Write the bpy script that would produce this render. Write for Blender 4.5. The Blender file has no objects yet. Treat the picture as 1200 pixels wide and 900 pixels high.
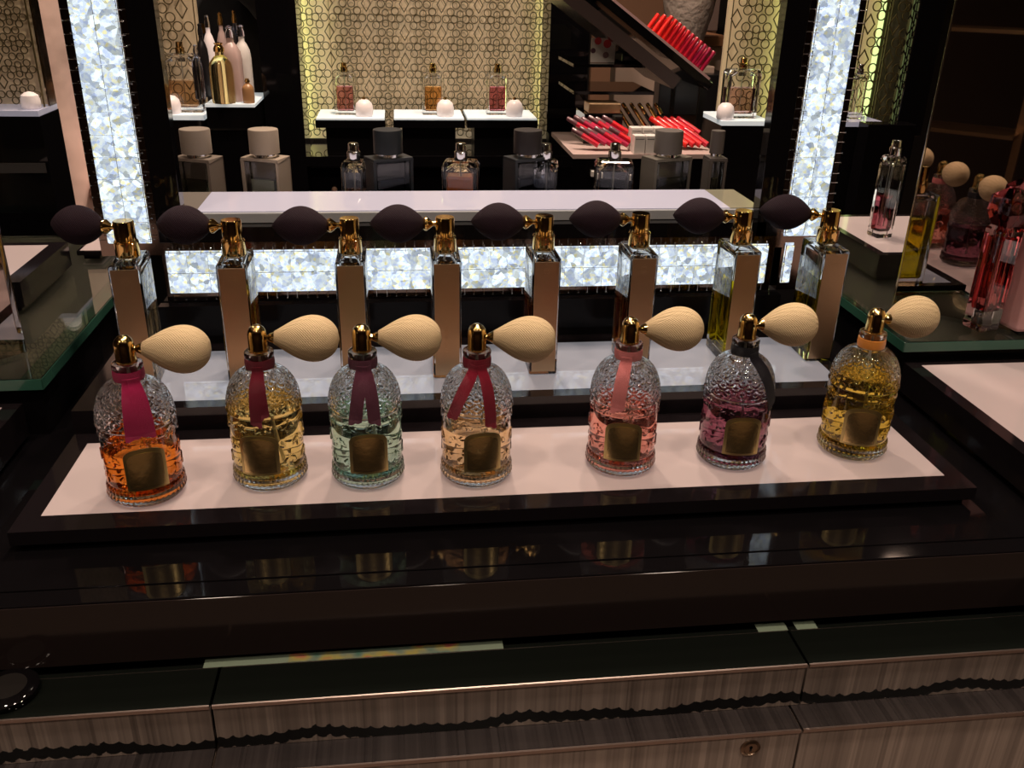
import bpy, math, random
from math import sin, cos, pi, radians as rad, sqrt
from mathutils import Vector, Matrix
random.seed(7)
SC = bpy.context.scene
COL = SC.collection

# ------------------------------------------------------------------ camera
RT = Vector((0.99269788, -0.1187124, 0.02140761))
UP = Vector((0.03006013, 0.41532257, 0.9091774))
FW = Vector((0.11682169, 0.90189497, -0.41585835))
CP = Vector((0.279972393, -0.619275653, 0.383779732))
FPX = 1054.85
cam = bpy.data.objects.new('camera', bpy.data.cameras.new('camera'))
COL.objects.link(cam)
m = Matrix((RT, UP, -FW)).transposed().to_4x4()
m.translation = CP
cam.matrix_world = m
cam.data.sensor_fit = 'HORIZONTAL'
cam.data.sensor_width = 36
cam.data.lens = 36*FPX/1200
cam.data.clip_start = .02
cam.data.clip_end = 50
SC.camera = cam
# ------------------------------------------------------------------ view, world, lights
SC.view_settings.view_transform = 'Standard'
SC.view_settings.look = 'None'
SC.view_settings.exposure = 0.0
SC.view_settings.gamma = 1
SC.view_settings.use_curve_mapping = False
cy = SC.cycles
cy.max_bounces = 20; cy.transmission_bounces = 18; cy.glossy_bounces = 8; cy.diffuse_bounces = 3
cy.transparent_max_bounces = 16
cy.sample_clamp_indirect = 3.0
cy.blur_glossy = .6
cy.use_denoising = True
W = bpy.data.worlds.new('world'); SC.world = W; W.use_nodes = True
W.node_tree.nodes['Background'].inputs[0].default_value = (.30, .215, .17, 1)
W.node_tree.nodes['Background'].inputs[1].default_value = .16
LAMPS = [(-.25, -.35, 1.7, 4.2), (.36, -.42, 1.7, 5.0), (1.0, -.35, 1.7, 4.2), (.36, .55, 1.7, 2.2), (.36, -1.5, 1.85, 6), (.35, 1.15, 1.6, 15), (-.9, 1.1, 1.7, 5), (.75, 1.0, 1.7, 9), (-1.2, -1.2, 1.85, 7), (2.0, -1.2, 1.85, 7)]  # the lamp before the central niche is added to brighten it
TRAY_FRONT_EMIT = .15  # glow added to unlit acrylic, so bottles leave no dark shadows
TRAY_REAR_EMIT = .12  # added glow standing for the crystals' light on the rear acrylic
CRYSTAL_EMIT = .86

def at(px, py, Y=None, z=None, X=None):
    """the point of the place seen at px,py of the 1200x900 frame that lies in a known plane"""
    d = RT*((px-600)/FPX) - UP*((py-450)/FPX) + FW
    if Y is not None: t = (Y-CP.y)/d.y
    elif z is not None: t = (z-CP.z)/d.z
    else: t = (X-CP.x)/d.x
    return CP + d*t

# ------------------------------------------------------------------ object helpers
def tag(o, label=None, cat=None, group=None, kind=None):
    if label: o['label'] = label
    if cat: o['category'] = cat
    if group: o['group'] = group
    if kind: o['kind'] = kind
    return o
def empty(name, loc=(0, 0, 0), rz=0, label=None, cat=None, group=None):
    o = bpy.data.objects.new(name, None); COL.objects.link(o)
    o.location = loc; o.rotation_euler = (0, 0, rz); o.empty_display_size = .01
    return tag(o, label, cat, group)
class MB:
    def __init__(s): s.v = []; s.f = []; s.uv = []; s.sm = []
    def add(s, vs, fs, uvs=None, smooth=False):
        b = len(s.v); s.v += [tuple(v) for v in vs]
        for i, f in enumerate(fs):
            s.f.append(tuple(b+k for k in f)); s.sm.append(smooth)
            s.uv.append(uvs[i] if uvs else [(0, 0)]*len(f))
        return s
    def box(s, x0, x1, y0, y1, z0, z1, M=None):
        vs = [Vector((x, y, z)) for z in (z0, z1) for y in (y0, y1) for x in (x0, x1)]
        if M: vs = [M @ v for v in vs]
        return s.add(vs, [(0, 2, 3, 1), (4, 5, 7, 6), (0, 1, 5, 4), (1, 3, 7, 5), (3, 2, 6, 7), (2, 0, 4, 6)])
    def lathe(s, prof, seg=32, M=None, smooth=True, closed=False, urep=1, vrep=1):
        """prof: list of (r, z); rings revolved round z; ends with r==0 become poles"""
        n = len(prof); vs = []; fs = []; uv = []
        L = [0]
        for i in range(1, n): L.append(L[-1]+math.dist(prof[i], prof[i-1]))
        T = L[-1] or 1
        for r, z in prof:
            for k in range(seg):
                a = 2*pi*k/seg; vs.append(Vector((r*cos(a), r*sin(a), z)))
        for i in range(n-1):
            for k in range(seg):
                k2 = (k+1) % seg
                q = (i*seg+k, i*seg+k2, (i+1)*seg+k2, (i+1)*seg+k)
                w = [(k/seg*urep, L[i]/T*vrep), ((k+1)/seg*urep, L[i]/T*vrep), ((k+1)/seg*urep, L[i+1]/T*vrep), (k/seg*urep, L[i+1]/T*vrep)]
                if prof[i][0] < 1e-7: q = (q[0], q[2], q[3]); w = [w[0], w[2], w[3]]
                elif prof[i+1][0] < 1e-7: q = (q[0], q[1], q[2]); w = w[:3]
                fs.append(q); uv.append(w)
        if M: vs = [M @ v for v in vs]
        return s.add(vs, fs, uv, smooth)
    def tube(s, pts, r, seg=8, smooth=True):
        pts = [Vector(p) for p in pts]; n = len(pts)
        rr = r if isinstance(r, (list, tuple)) else [r]*n
        vs = []; fs = []
        for i, p in enumerate(pts):
            d = (pts[min(i+1, n-1)]-pts[max(i-1, 0)]).normalized()
            a = d.cross(Vector((0, 0, 1)));
            if a.length < .1: a = d.cross(Vector((0, 1, 0)))
            a.normalize(); b = d.cross(a)
            for k in range(seg):
                t = 2*pi*k/seg; vs.append(p+(a*cos(t)+b*sin(t))*rr[i])
        for i in range(n-1):
            for k in range(seg):
                k2 = (k+1) % seg; fs.append((i*seg+k, (i+1)*seg+k, (i+1)*seg+k2, i*seg+k2))
        fs.append(tuple(range(seg))); fs.append(tuple(reversed(range((n-1)*seg, n*seg))))
        return s.add(vs, fs, None, smooth)
    def prism(s, poly, h0, h1, M=None):
        """poly: (x,z) outline, extruded along y from h0 to h1"""
        n = len(poly)
        vs = [Vector((x, h0, z)) for x, z in poly]+[Vector((x, h1, z)) for x, z in poly]
        if M: vs = [M @ v for v in vs]
        fs = [tuple(range(n)), tuple(reversed(range(n, 2*n)))]
        for i in range(n):
            j = (i+1) % n; fs.append((j, i, n+i, n+j))
        return s.add(vs, fs)
    def build(s, name, mat, parent=None, bevel=0, seg=2, fix=True):
        me = bpy.data.meshes.new(name); me.from_pydata(s.v, [], s.f)
        uvl = me.uv_layers.new(name='UVMap')
        i = 0; flat = []
        for u in s.uv:
            for c in u: flat += [c[0], c[1]]
        uvl.data.foreach_set('uv', flat)
        me.polygons.foreach_set('use_smooth', s.sm)
        if mat: me.materials.append(mat)
        me.update()
        me_ = me
        if fix:
            import bmesh
            bm = bmesh.new(); bm.from_mesh(me); bmesh.ops.remove_doubles(bm, verts=bm.verts, dist=1e-6)
            bmesh.ops.recalc_face_normals(bm, faces=bm.faces); bm.to_mesh(me); bm.free()
        if any(s.sm): me.set_sharp_from_angle(angle=rad(38))
        o = bpy.data.objects.new(name, me); COL.objects.link(o)
        if parent: o.parent = parent
        if bevel:
            b = o.modifiers.new('bevel', 'BEVEL'); b.width = bevel; b.segments = seg; b.limit_method = 'ANGLE'
        return o
def BX(name, mat, x0, x1, y0, y1, z0, z1, parent=None, bevel=0, M=None):
    return MB().box(x0, x1, y0, y1, z0, z1, M).build(name, mat, parent, bevel)
def copy_obj(o, parent=None):
    c = o.copy(); COL.objects.link(c)
    if parent: c.parent = parent
    for ch in list(o.children): copy_obj(ch, c)
    return c
def plain_copy(o, parent):
    c = o.copy(); COL.objects.link(c); c.parent = parent; return c

# ------------------------------------------------------------------ materials
def mat(name):
    m = bpy.data.materials.new(name); m.use_nodes = True
    return m, m.node_tree, m.node_tree.nodes['Principled BSDF']
def pbr(name, col, rough=.4, metal=0, spec=.5, emit=None, es=0, coat=0, sheen=0, trans=0, ior=1.5):
    m, nt, p = mat(name)
    p.inputs['Base Color'].default_value = (*col, 1); p.inputs['Roughness'].default_value = rough
    p.inputs['Metallic'].default_value = metal; p.inputs['Specular IOR Level'].default_value = spec
    p.inputs['Coat Weight'].default_value = coat; p.inputs['Sheen Weight'].default_value = sheen
    p.inputs['Transmission Weight'].default_value = trans; p.inputs['IOR'].default_value = ior
    if emit: p.inputs['Emission Color'].default_value = (*emit, 1); p.inputs['Emission Strength'].default_value = es
    return m
def glassm(name, col=(1, 1, 1), ior=1.45, rough=0):
    m = bpy.data.materials.new(name); m.use_nodes = True; nt = m.node_tree
    nt.nodes.remove(nt.nodes['Principled BSDF'])
    g = nt.nodes.new('ShaderNodeBsdfGlass'); g.inputs[0].default_value = (*col, 1); g.inputs['Roughness'].default_value = rough; g.inputs['IOR'].default_value = ior
    nt.links.new(g.outputs[0], nt.nodes['Material Output'].inputs[0]); return m
def N(nt, t, **k):
    n = nt.nodes.new(t)
    for a, b in k.items(): setattr(n, a, b)
    return n
def bumpy(m, tex='noise', scale=200, dist=.0003, strength=1, coord='Object', detail=2):
    nt = m.node_tree; p = nt.nodes['Principled BSDF']
    tc = N(nt, 'ShaderNodeTexCoord'); t = N(nt, 'ShaderNodeTexNoise'); t.inputs['Scale'].default_value = scale; t.inputs['Detail'].default_value = detail
    b = N(nt, 'ShaderNodeBump'); b.inputs['Strength'].default_value = strength; b.inputs['Distance'].default_value = dist
    nt.links.new(tc.outputs[coord], t.inputs[0]); nt.links.new(t.outputs[0], b.inputs['Height']); nt.links.new(b.outputs[0], p.inputs['Normal'])
    return m
M_ = {}
M_['black'] = pbr('black lacquer', (.0035, .003, .0035), .045, spec=.45)
M_['blackdull'] = pbr('black back panel', (.004, .0035, .004), .12, spec=.12)
M_['blackframe'] = pbr('black tray frame', (.008, .006, .007), .09)
M_['blackmat'] = pbr('black satin', (.008, .007, .008), .3)
M_['fascia'] = pbr('dark brown lacquer', (.018, .012, .011), .10)
M_['trayF'] = pbr('acrylic warm added glow', (.335, .270, .262), .06, emit=(1, .70, .62), es=TRAY_FRONT_EMIT)
M_['trayR'] = pbr('acrylic cool added glow', (.21, .215, .25), .02, ior=1.75, spec=.5, emit=(.86, .88, 1), es=TRAY_REAR_EMIT)
M_['shelfW'] = pbr('lit acrylic lavender', (.42, .41, .50), .07, emit=(.78, .78, 1), es=.14)
M_['standW'] = pbr('lit stand top', (.8, .85, .88), .3, emit=(.82, .95, 1), es=.28)
M_['gold'] = pbr('polished gold', (.83, .55, .20), .09, 1)
M_['goldplate'] = pbr('brushed copper gold', (.60, .40, .235), .36, 1)
M_['goldlabel'] = pbr('antique gold', (.86, .64, .28), .24, 1)
M_['goldlabel2'] = pbr('antique gold border', (.58, .46, .20), .33, 1)
M_['silver'] = pbr('silver', (.75, .74, .72), .12, 1)
M_['edge'] = pbr('pale metal edge', (.55, .44, .40), .3, 1)
M_['glass'] = glassm('clear glass', (1, 1, 1), 1.46)
M_['thinair'] = glassm('plastic tube', (.95, .95, .95), 1.3)
M_['greenedge'] = glassm('green tinted plate glass', (.93, .985, .955), 1.5)
M_['mirror'] = pbr('dark mirror', (.40, .34, .32), .015, 1)
M_['brownmirror'] = pbr('brown mirror strip', (.26, .19, .15), .12, 1)
M_['brownwall'] = pbr('warm brown wall', (.30, .15, .085), .6)
M_['beige'] = pbr('beige board', (.40, .28, .22), .6)
M_['white'] = pbr('white satin', (.7, .64, .6), .4)
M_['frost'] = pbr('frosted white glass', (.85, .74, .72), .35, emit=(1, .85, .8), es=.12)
M_['floor'] = pbr('store floor', (.18, .13, .105), .25)
M_['ceil'] = pbr('store ceiling', (.22, .18, .15), .7)
bumpy(M_['floor'], scale=8, dist=.001)

def uvpattern(m, u, v, kind, dist, strength=1.0):
    nt = m.node_tree; p = nt.nodes['Principled BSDF']
    tc = N(nt, 'ShaderNodeUVMap'); mp = N(nt, 'ShaderNodeMapping'); mp.inputs['Scale'].default_value = (u, v, 1)
    nt.links.new(tc.outputs[0], mp.inputs[0])
    if kind == 'wave':
        t = N(nt, 'ShaderNodeTexWave'); t.wave_type = 'BANDS'; t.bands_direction = 'Y'; t.inputs['Scale'].default_value = 1; t.inputs['Distortion'].default_value = 0
        h = t.outputs['Fac']; nt.links.new(mp.outputs[0], t.inputs[0])
    else:   # knitted mesh: crossed sines in uv
        sx = N(nt, 'ShaderNodeSeparateXYZ'); nt.links.new(mp.outputs[0], sx.inputs[0])
        def mth(op, a, b=None):
            n = N(nt, 'ShaderNodeMath'); n.operation = op
            for i, q in enumerate((a, b)):
                if q is None: continue
                if isinstance(q, (int, float)): n.inputs[i].default_value = q
                else: nt.links.new(q, n.inputs[i])
            return n.outputs[0]
        a = mth('MULTIPLY', mth('ADD', sx.outputs[0], sx.outputs[1]), 2*pi)
        b = mth('MULTIPLY', mth('SUBTRACT', sx.outputs[0], sx.outputs[1]), 2*pi)
        h = mth('MULTIPLY', mth('ABSOLUTE', mth('SINE', a)), mth('ABSOLUTE', mth('SINE', b)))
    bp = N(nt, 'ShaderNodeBump'); bp.inputs['Distance'].default_value = dist; bp.inputs['Strength'].default_value = strength
    nt.links.new(h, bp.inputs['Height']); nt.links.new(bp.outputs[0], p.inputs['Normal'])
    # thread colour a little darker down in the mesh holes
    return h
M_['bulbcream'] = pbr('cream knitted bulb', (.72, .53, .30), .6)
uvpattern(M_['bulbcream'], 26, 17, 'knit', .0006)
M_['bulbpurple'] = pbr('dark plum knitted bulb', (.013, .0035, .009), .7, spec=.2)
uvpattern(M_['bulbpurple'], 26, 20, 'knit', .0004)
def ribbonm(name, col):
    m = pbr(name, col, .6, spec=.3); uvpattern(m, 1, 9, 'wave', .0004, .8); return m

# striped veneer with a black wavy inlay
def veneer(name, c0, c1, axis_band=None, lvl=0, th=.006, rough=.3, dark=(.004, .004, .004)):
    m, nt, p = mat(name)
    g = N(nt, 'ShaderNodeNewGeometry'); s = N(nt, 'ShaderNodeSeparateXYZ'); nt.links.new(g.outputs['Position'], s.inputs[0])
    def mth(op, a, b=None, c=None):
        n = N(nt, 'ShaderNodeMath'); n.operation = op
        for i, q in enumerate((a, b, c)):
            if q is None: continue
            if isinstance(q, (int, float)): n.inputs[i].default_value = q
            else: nt.links.new(q, n.inputs[i])
        return n.outputs[0]
    def wn(scale):
        f = mth('FLOOR', mth('MULTIPLY', s.outputs[0], scale)); w = N(nt, 'ShaderNodeTexWhiteNoise', noise_dimensions='1D')
        nt.links.new(f, w.inputs['W']); return w.outputs['Value']
    w1 = wn(210); w2 = wn(640); w3 = wn(37)
    nz = N(nt, 'ShaderNodeTexNoise', noise_dimensions='1D'); nz.inputs['Scale'].default_value = 60; nt.links.new(s.outputs[0], nz.inputs['W'])
    mix = mth('ADD', mth('ADD', mth('MULTIPLY', w1, .35), mth('MULTIPLY', w2, .25)), mth('MULTIPLY', nz.outputs[0], .5))
    r = N(nt, 'ShaderNodeValToRGB'); r.color_ramp.elements[0].color = (*c0, 1); r.color_ramp.elements[1].color = (*c1, 1)
    r.color_ramp.elements[0].position = .2; r.color_ramp.elements[1].position = .85
    nt.links.new(mix, r.inputs[0]); colr = r.outputs[0]
    if axis_band:
        co = s.outputs[{'z': 2, 'y': 1}[axis_band]]
        wv = mth('MULTIPLY', mth('SINE', mth('MULTIPLY', s.outputs[0], 38)), .0028)
        wv2 = mth('MULTIPLY', mth('SINE', mth('ADD', mth('MULTIPLY', s.outputs[0], 91), 1.)), .0014)
        jag = mth('ADD', mth('MULTIPLY', mth('SUBTRACT', wn(300), .5), .0014), mth('MULTIPLY', mth('ABSOLUTE', mth('SINE', mth('MULTIPLY', s.outputs[0], 330))), -.0022))
        c = mth('ADD', mth('ADD', wv, wv2), mth('ADD', jag, lvl))
        fac = mth('LESS_THAN', mth('ABSOLUTE', mth('SUBTRACT', co, c)), th)
        mx = N(nt, 'ShaderNodeMix', data_type='RGBA'); nt.links.new(fac, mx.inputs[0]); nt.links.new(colr, mx.inputs[6]); mx.inputs[7].default_value = (*dark, 1)
        colr = mx.outputs[2]
    nt.links.new(colr, p.inputs['Base Color']); p.inputs['Roughness'].default_value = rough
    p.inputs['Anisotropic'].default_value = .3
    return m
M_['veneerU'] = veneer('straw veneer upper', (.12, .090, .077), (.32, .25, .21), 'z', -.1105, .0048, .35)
M_['veneerRefl'] = veneer('ledge painted veneer reflection', (.014, .011, .011), (.036, .029, .028), None, 0, 0, .22)  # drawer-front stripes mirrored in the glossy ledge, painted as colour
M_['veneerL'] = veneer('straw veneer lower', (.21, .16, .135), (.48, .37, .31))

# LED backlight behind the crystals: bright cool panel with cells painted for facet sparkle
def backlight():
    m = bpy.data.materials.new('crystal backlight'); m.use_nodes = True; nt = m.node_tree
    nt.nodes.remove(nt.nodes['Principled BSDF'])
    tc = N(nt, 'ShaderNodeNewGeometry'); v = N(nt, 'ShaderNodeTexVoronoi'); v.inputs['Scale'].default_value = 420
    v2 = N(nt, 'ShaderNodeTexVoronoi'); v2.inputs['Scale'].default_value = 170
    nt.links.new(tc.outputs['Position'], v.inputs['Vector']); nt.links.new(tc.outputs['Position'], v2.inputs['Vector'])
    r = N(nt, 'ShaderNodeValToRGB'); e = r.color_ramp.elements
    e[0].position = .0; e[0].color = (.58, .70, 1, 1); e[1].position = .62; e[1].color = (.88, .97, 1., 1)
    x = e.new(.35); x.color = (.74, .86, 1, 1); x = e.new(.86); x.color = (.9, 1, .98, 1); x = e.new(.93); x.color = (1., .95, .55, 1)
    sp = N(nt, 'ShaderNodeSeparateColor'); nt.links.new(v.outputs['Color'], sp.inputs[0]); nt.links.new(sp.outputs[0], r.inputs[0])
    ml = N(nt, 'ShaderNodeMath'); ml.operation = 'MULTIPLY_ADD'; ml.inputs[1].default_value = 1.0*CRYSTAL_EMIT; ml.inputs[2].default_value = .55*CRYSTAL_EMIT
    sp2 = N(nt, 'ShaderNodeSeparateColor'); nt.links.new(v2.outputs['Color'], sp2.inputs[0]); nt.links.new(sp2.outputs[1], ml.inputs[0])
    em = N(nt, 'ShaderNodeEmission'); nt.links.new(r.outputs[0], em.inputs[0]); nt.links.new(ml.outputs[0], em.inputs[1])
    nt.links.new(em.outputs[0], nt.nodes['Material Output'].inputs[0]); return m
M_['backlight'] = backlight()
def emis(name, col, s):
    return pbr(name, (0, 0, 0), .5, emit=col, es=s)

# ------------------------------------------------------------------ the room
def struct(o): o['kind'] = 'structure'; return o
struct(BX('floor', M_['floor'], -4, 5, -5, 4, -1.03, -0.98))
struct(BX('ceiling', M_['ceil'], -4, 5, -5, 4, 1.9, 1.95))
struct(BX('wall_back', pbr('dark far wall', (.02, .015, .013), .5), -4, 5, 2.9, 3.0, -0.98, 1.9))
struct(BX('wall_left', pbr('dim brown wall', (.10, .07, .055), .6), -3.1, -3.0, -5, 2.9, -0.98, 1.9))
struct(BX('wall_right', pbr('dim brown wall right', (.10, .07, .055), .6), 4.0, 4.1, -5, 2.9, -0.98, 1.9))
struct(BX('wall_front', pbr('store front wall', (.16, .11, .085), .6), -3, 4, -4.1, -4.0, -0.98, 1.9))
lm = emis('downlight lens', (1, .82, .62), 12)
for i, (x, y, z, pw) in enumerate(LAMPS):
    t = empty('ceiling_downlight', (x, y, 1.9), 0, 'round recessed ceiling downlight out of view, the niche one added for brightness', 'ceiling light', 'ceiling downlights')
    MB().lathe([(.055, 0), (.075, 0), (.075, -.012), (.055, -.012), (.055, 0)], 32).build('trim_ring', M_['white'], t)
    MB().lathe([(0, -.003), (.054, -.003)], 32).build('lens', lm, t)
    ld = bpy.data.lights.new('downlight', 'AREA'); ld.shape = 'DISK'; ld.size = .11; ld.energy = pw; ld.color = (1, .80, .64); ld.spread = rad(120)
    lo = bpy.data.objects.new('bulb', ld); COL.objects.link(lo); lo.parent = t; lo.location = (0, 0, -.02)

# ------------------------------------------------------------------ counter and drawers
CZ = -.0175
cnt = empty('display_counter', (.35, .3, -0.98), 0, 'long black lacquered shop counter carrying the perfume trays', 'counter')
def PP(o, par):  # parent while keeping world coordinates
    o.parent = par; o.matrix_parent_inverse = par.matrix_world.inverted() if par.matrix_world else Matrix()
    return o
bpy.context.view_layer.update()
def part(name, m, par, *b, bevel=0): return PP(BX(name, m, *b, bevel=bevel), par)
part('countertop', M_['black'], cnt, -.66, 1.17, -.0699, .66, -.0705, CZ, bevel=.0006)
part('front_rail', M_['black'], cnt, -.66, 1.17, -.0882, -.0709, -.0705, CZ, bevel=.0010)
part('fascia', M_['fascia'], cnt, -.66, 1.17, -.0889, -.0882, -.0703, CZ-.0012)
part('cabinet_body', M_['blackmat'], cnt, -.66, 1.17, -.080, .64, -.90, -.0855)
part('plinth', M_['blackmat'], cnt, -.62, 1.13, .0, .60, -0.98, -.90)
part('support_rail', M_['blackmat'], cnt, -.66, 1.17, -.060, .64, -.0855, -.0706)
M_['ledgeglass'] = pbr('dark green ledge glass', (.0045, .0055, .0045), .05, spec=.35)
lab_u = ['wide glass-topped upper drawer at the left, before the seam under the orange perfume',
         'wide glass-topped upper drawer in the middle with a black wavy inlay',
         'wide glass-topped upper drawer at the right end of the counter']
lab_l = ['lower veneered drawer at the left corner of the counter', 'lower veneered drawer in the middle with a small round lock', 'lower veneered drawer at the right end below the right glass ledge']
for i, (x0, x1) in enumerate([(-.64, .1395), (.1415, .5680), (.5700, 1.16)]):
    t = empty('upper_drawer', ((x0+x1)/2, -.1305, -.1165), 0, lab_u[i], 'drawer', 'glass topped upper drawers'); bpy.context.view_layer.update()
    part('glass_top', M_['ledgeglass'], t, x0, x1, -.1305, -.0892, -.0795, -.0765, bevel=.0004)
    part('edge_trim', M_['edge'], t, x0, x1, -.1320, -.1306, -.0790, -.0762)
    part('rear_line', M_['edge'], t, x0+.001, x1, -.0941, -.0938, -.0765, -.0762)
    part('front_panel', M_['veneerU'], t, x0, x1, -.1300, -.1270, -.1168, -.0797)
    x0b, x1b = [(-.64, .1390), (.1410, .5600), (.5620, 1.16)][i]
    t = empty('lower_drawer', ((x0b+x1b)/2, -.153, -.42), 0, lab_l[i], 'drawer', 'veneered lower drawers'); bpy.context.view_layer.update()
    part('ledge', M_['veneerRefl'], t, x0b, x1b, -.1530, -.0805, -.1200, -.1172)
    part('edge_trim', M_['edge'], t, x0b, x1b, -.1546, -.1531, -.1198, -.1168)
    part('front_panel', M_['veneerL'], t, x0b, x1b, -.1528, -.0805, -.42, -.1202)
    if i == 1:
        lk = at(879, 876, Y=-.1530)
        Ml = Matrix.Translation(lk) @ Matrix.Rotation(rad(90), 4, 'X')
        l = PP(MB().lathe([(0, 0), (.0075, 0), (.0075, .0012), (.0055, .002), (.005, .0014), (0, .0014)], 28, Ml).build('lock', pbr('lock brass', (.35, .25, .18), .3, 1)), t)
        MB().box(-.0008, .0008, -.0024, .0024, .0012, .0017, Ml).lathe([(0, .0013), (.0013, .0013), (.0013, .0017), (0, .0017)], 12, Ml @ Matrix.Translation((0, .0014, 0))).build('keyhole', M_['blackmat'], l)
# coloured reflections on the ledge, painted as thin flat strips
def reflection_tint():
    m, nt, p = mat('painted reflection'); g = N(nt, 'ShaderNodeNewGeometry'); n = N(nt, 'ShaderNodeTexNoise'); n.inputs['Scale'].default_value = 55
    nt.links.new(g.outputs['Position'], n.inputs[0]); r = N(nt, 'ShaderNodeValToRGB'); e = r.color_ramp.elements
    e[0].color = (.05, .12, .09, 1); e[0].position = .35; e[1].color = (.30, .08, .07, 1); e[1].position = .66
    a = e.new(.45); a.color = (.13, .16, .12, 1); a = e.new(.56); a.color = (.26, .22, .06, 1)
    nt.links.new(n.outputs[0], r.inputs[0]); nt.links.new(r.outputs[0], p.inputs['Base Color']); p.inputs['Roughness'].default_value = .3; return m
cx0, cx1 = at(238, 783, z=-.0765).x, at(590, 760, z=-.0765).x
cd = empty('ledge_reflection', ((cx0+cx1)/2, -.0915, -.0763), 0, 'pale green painted reflection lying in the slit behind the middle glass ledge', 'reflection strip'); bpy.context.view_layer.update()
M_['palegreen'] = pbr('painted pale green reflection', (.15, .19, .14), .35)
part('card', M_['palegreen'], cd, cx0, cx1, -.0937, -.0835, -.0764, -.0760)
part('coloured_reflection', reflection_tint(), cd, cx0+.06, cx0+.185, -.0936, -.0836, -.0760, -.0758)
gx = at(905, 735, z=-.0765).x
tag(BX('green_reflection', M_['palegreen'], gx-.013, gx+.011, -.0937, -.0835, -.0764, -.0760), 'small painted pale green reflection in the slit left of the right ledge seam', 'card')
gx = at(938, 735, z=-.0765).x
tag(BX('green_reflection', M_['palegreen'], gx-.004, gx+.013, -.0937, -.0835, -.0764, -.0760), 'small painted pale green reflection in the slit right of the right ledge seam', 'card')
# dark round tester compact at the far left of the ledge
cp = at(8, 818, z=-.0765)
t = empty('round_compact', (cp.x, cp.y+.004, -.0763), 0, 'dark round glossy compact with small print on the left glass ledge', 'compact')
MB().lathe([(0, 0), (.019, 0), (.020, .0015), (.020, .005), (.018, .0065), (0, .0065)], 48).build('case', M_['black'], t)
MB().lathe([(0, .0066), (.0125, .0066), (.0125, .0069), (0, .0069)], 40).build('print_disc', pbr('dim print', (.012, .010, .009), .3), t)

# ------------------------------------------------------------------ trays
def tray(name, x0, x1, y0, y1, zt, zb, b, mat_top, label, foot=.006, group=None, bf=None):
    t = empty(name, ((x0+x1)/2, (y0+y1)/2, zb), 0, label, 'tray', group); bpy.context.view_layer.update()
    bb = b if isinstance(b, (list, tuple)) else (b, b, b, b)     # left, right, front, back border
    part('base', M_['black'], t, x0+foot, x1-foot, y0+foot, y1-foot, zb, zb+.006)
    fr = MB()
    fr.box(x0, x0+bb[0], y0, y1, zb+.0061, zt); fr.box(x1-bb[1], x1, y0, y1, zb+.0061, zt)
    fr.box(x0+bb[0], x1-bb[1], y0, y0+bb[2], zb+.0061, zt); fr.box(x0+bb[0], x1-bb[1], y1-bb[3], y1, zb+.0061, zt)
    o = PP(fr.build('frame', M_['blackframe'], None), t)
    part('acrylic_panel', mat_top, t, x0+bb[0], x1-bb[1], y0+bb[2], y1-bb[3], zb+.0062, zt-.0001)
    return t
ft = tray('acrylic_tray', -.0155, .752, -.0222, .134, 0, CZ, (.0165, .0165, .0215, .0185), M_['trayF'], 'long black tray with a pinkish top of added glow under the seven domed perfume bottles')
rt = tray('acrylic_tray', -.017, .722, .140, .2950, .020, CZ, (.017, .012, .0145, .0215), M_['trayR'], 'long black tray with a white top of added glow under the tall square perfume bottles')
tray('acrylic_tray', .800, 1.15, -.16, .193, .020, CZ, (.0145, .012, .012, .0075), M_['trayF'], 'black edged acrylic tray at the right front with an empty pinkish top')
tray('acrylic_tray', -.42, -.065, -.16, .160, .020, CZ, (.012, .0145, .012, .0075), M_['trayF'], 'black edged acrylic tray at the left front below the left glass plate')

# glass plates on dark boxes left and right
pg = pbr('dark plate base', (.02, .015, .014), .05)
for nm, x0, x1, y0, y1, lab in (('glass_plate', .800, 1.16, .200, .66, 'thick green edged glass plate on the dark plinth at the right'),
                                ('glass_plate', -.55, -.048, .168, .66, 'thick green edged glass plate on the dark plinth at the left')):
    t = empty(nm, ((x0+x1)/2, (y0+y1)/2, CZ), 0, lab, 'glass plate'); bpy.context.view_layer.update()
    part('plinth', M_['black'], t, x0+.003, x1-.003, y0+.003, y1, CZ, .0282)
    part('green_underlay', pbr('dark green underlay', (.010, .045, .028), .3), t, x0+.003, x1-.003, y0+.003, y1, .0283, .0286)
    part('plinth_top', pbr('taupe board', (.13, .095, .082), .35), t, x0+.012, x1-.022, y0+.010, y1, .0287, .0290)
    part('plate_edge', pbr('green glass edge', (.03, .10, .07), .1), t, x0, x1, y0-.0006, y0-.0001, .0294, .0398)
    xe = x1 if x0 < 0 else x0
    part('plate_edge', pbr('green glass edge', (.03, .10, .07), .1), t, xe-.0006 if x0 > 0 else xe+.0001, xe-.0001 if x0 > 0 else xe+.0006, y0, y1, .0294, .0398)
    part('plate', M_['greenedge'], t, x0, x1, y0, y1+.001, .0292, .0400, bevel=.0008)

# ------------------------------------------------------------------ angled mirrors (45 degrees) standing on the plates
def mirror(name, P0, ang, L, H, lab):
    t = empty(name, (P0[0], P0[1], .040), ang, lab, 'mirror')
    BX('mirror_glass', M_['mirror'], 0, L, -.003, .0, .0005, H, t)
    BX('bevelled_edge', M_['silver'], -.0022, 0, -.004, .0, .0, H, t, bevel=.0005)
    BX('backing', M_['blackmat'], 0, L, .0005, .004, .0005, H, t)
    return t
mirror('mirror_panel', (.8495, .3155), rad(-45), .125, .60, 'tall dark mirror panel at the right reflecting the purple perfume')
mirror('mirror_panel', (-.0846-.165*cos(rad(45)), .2352-.165*sin(rad(45))), rad(45), .165, .60, 'tall dark mirror panel at the left edge')

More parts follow.
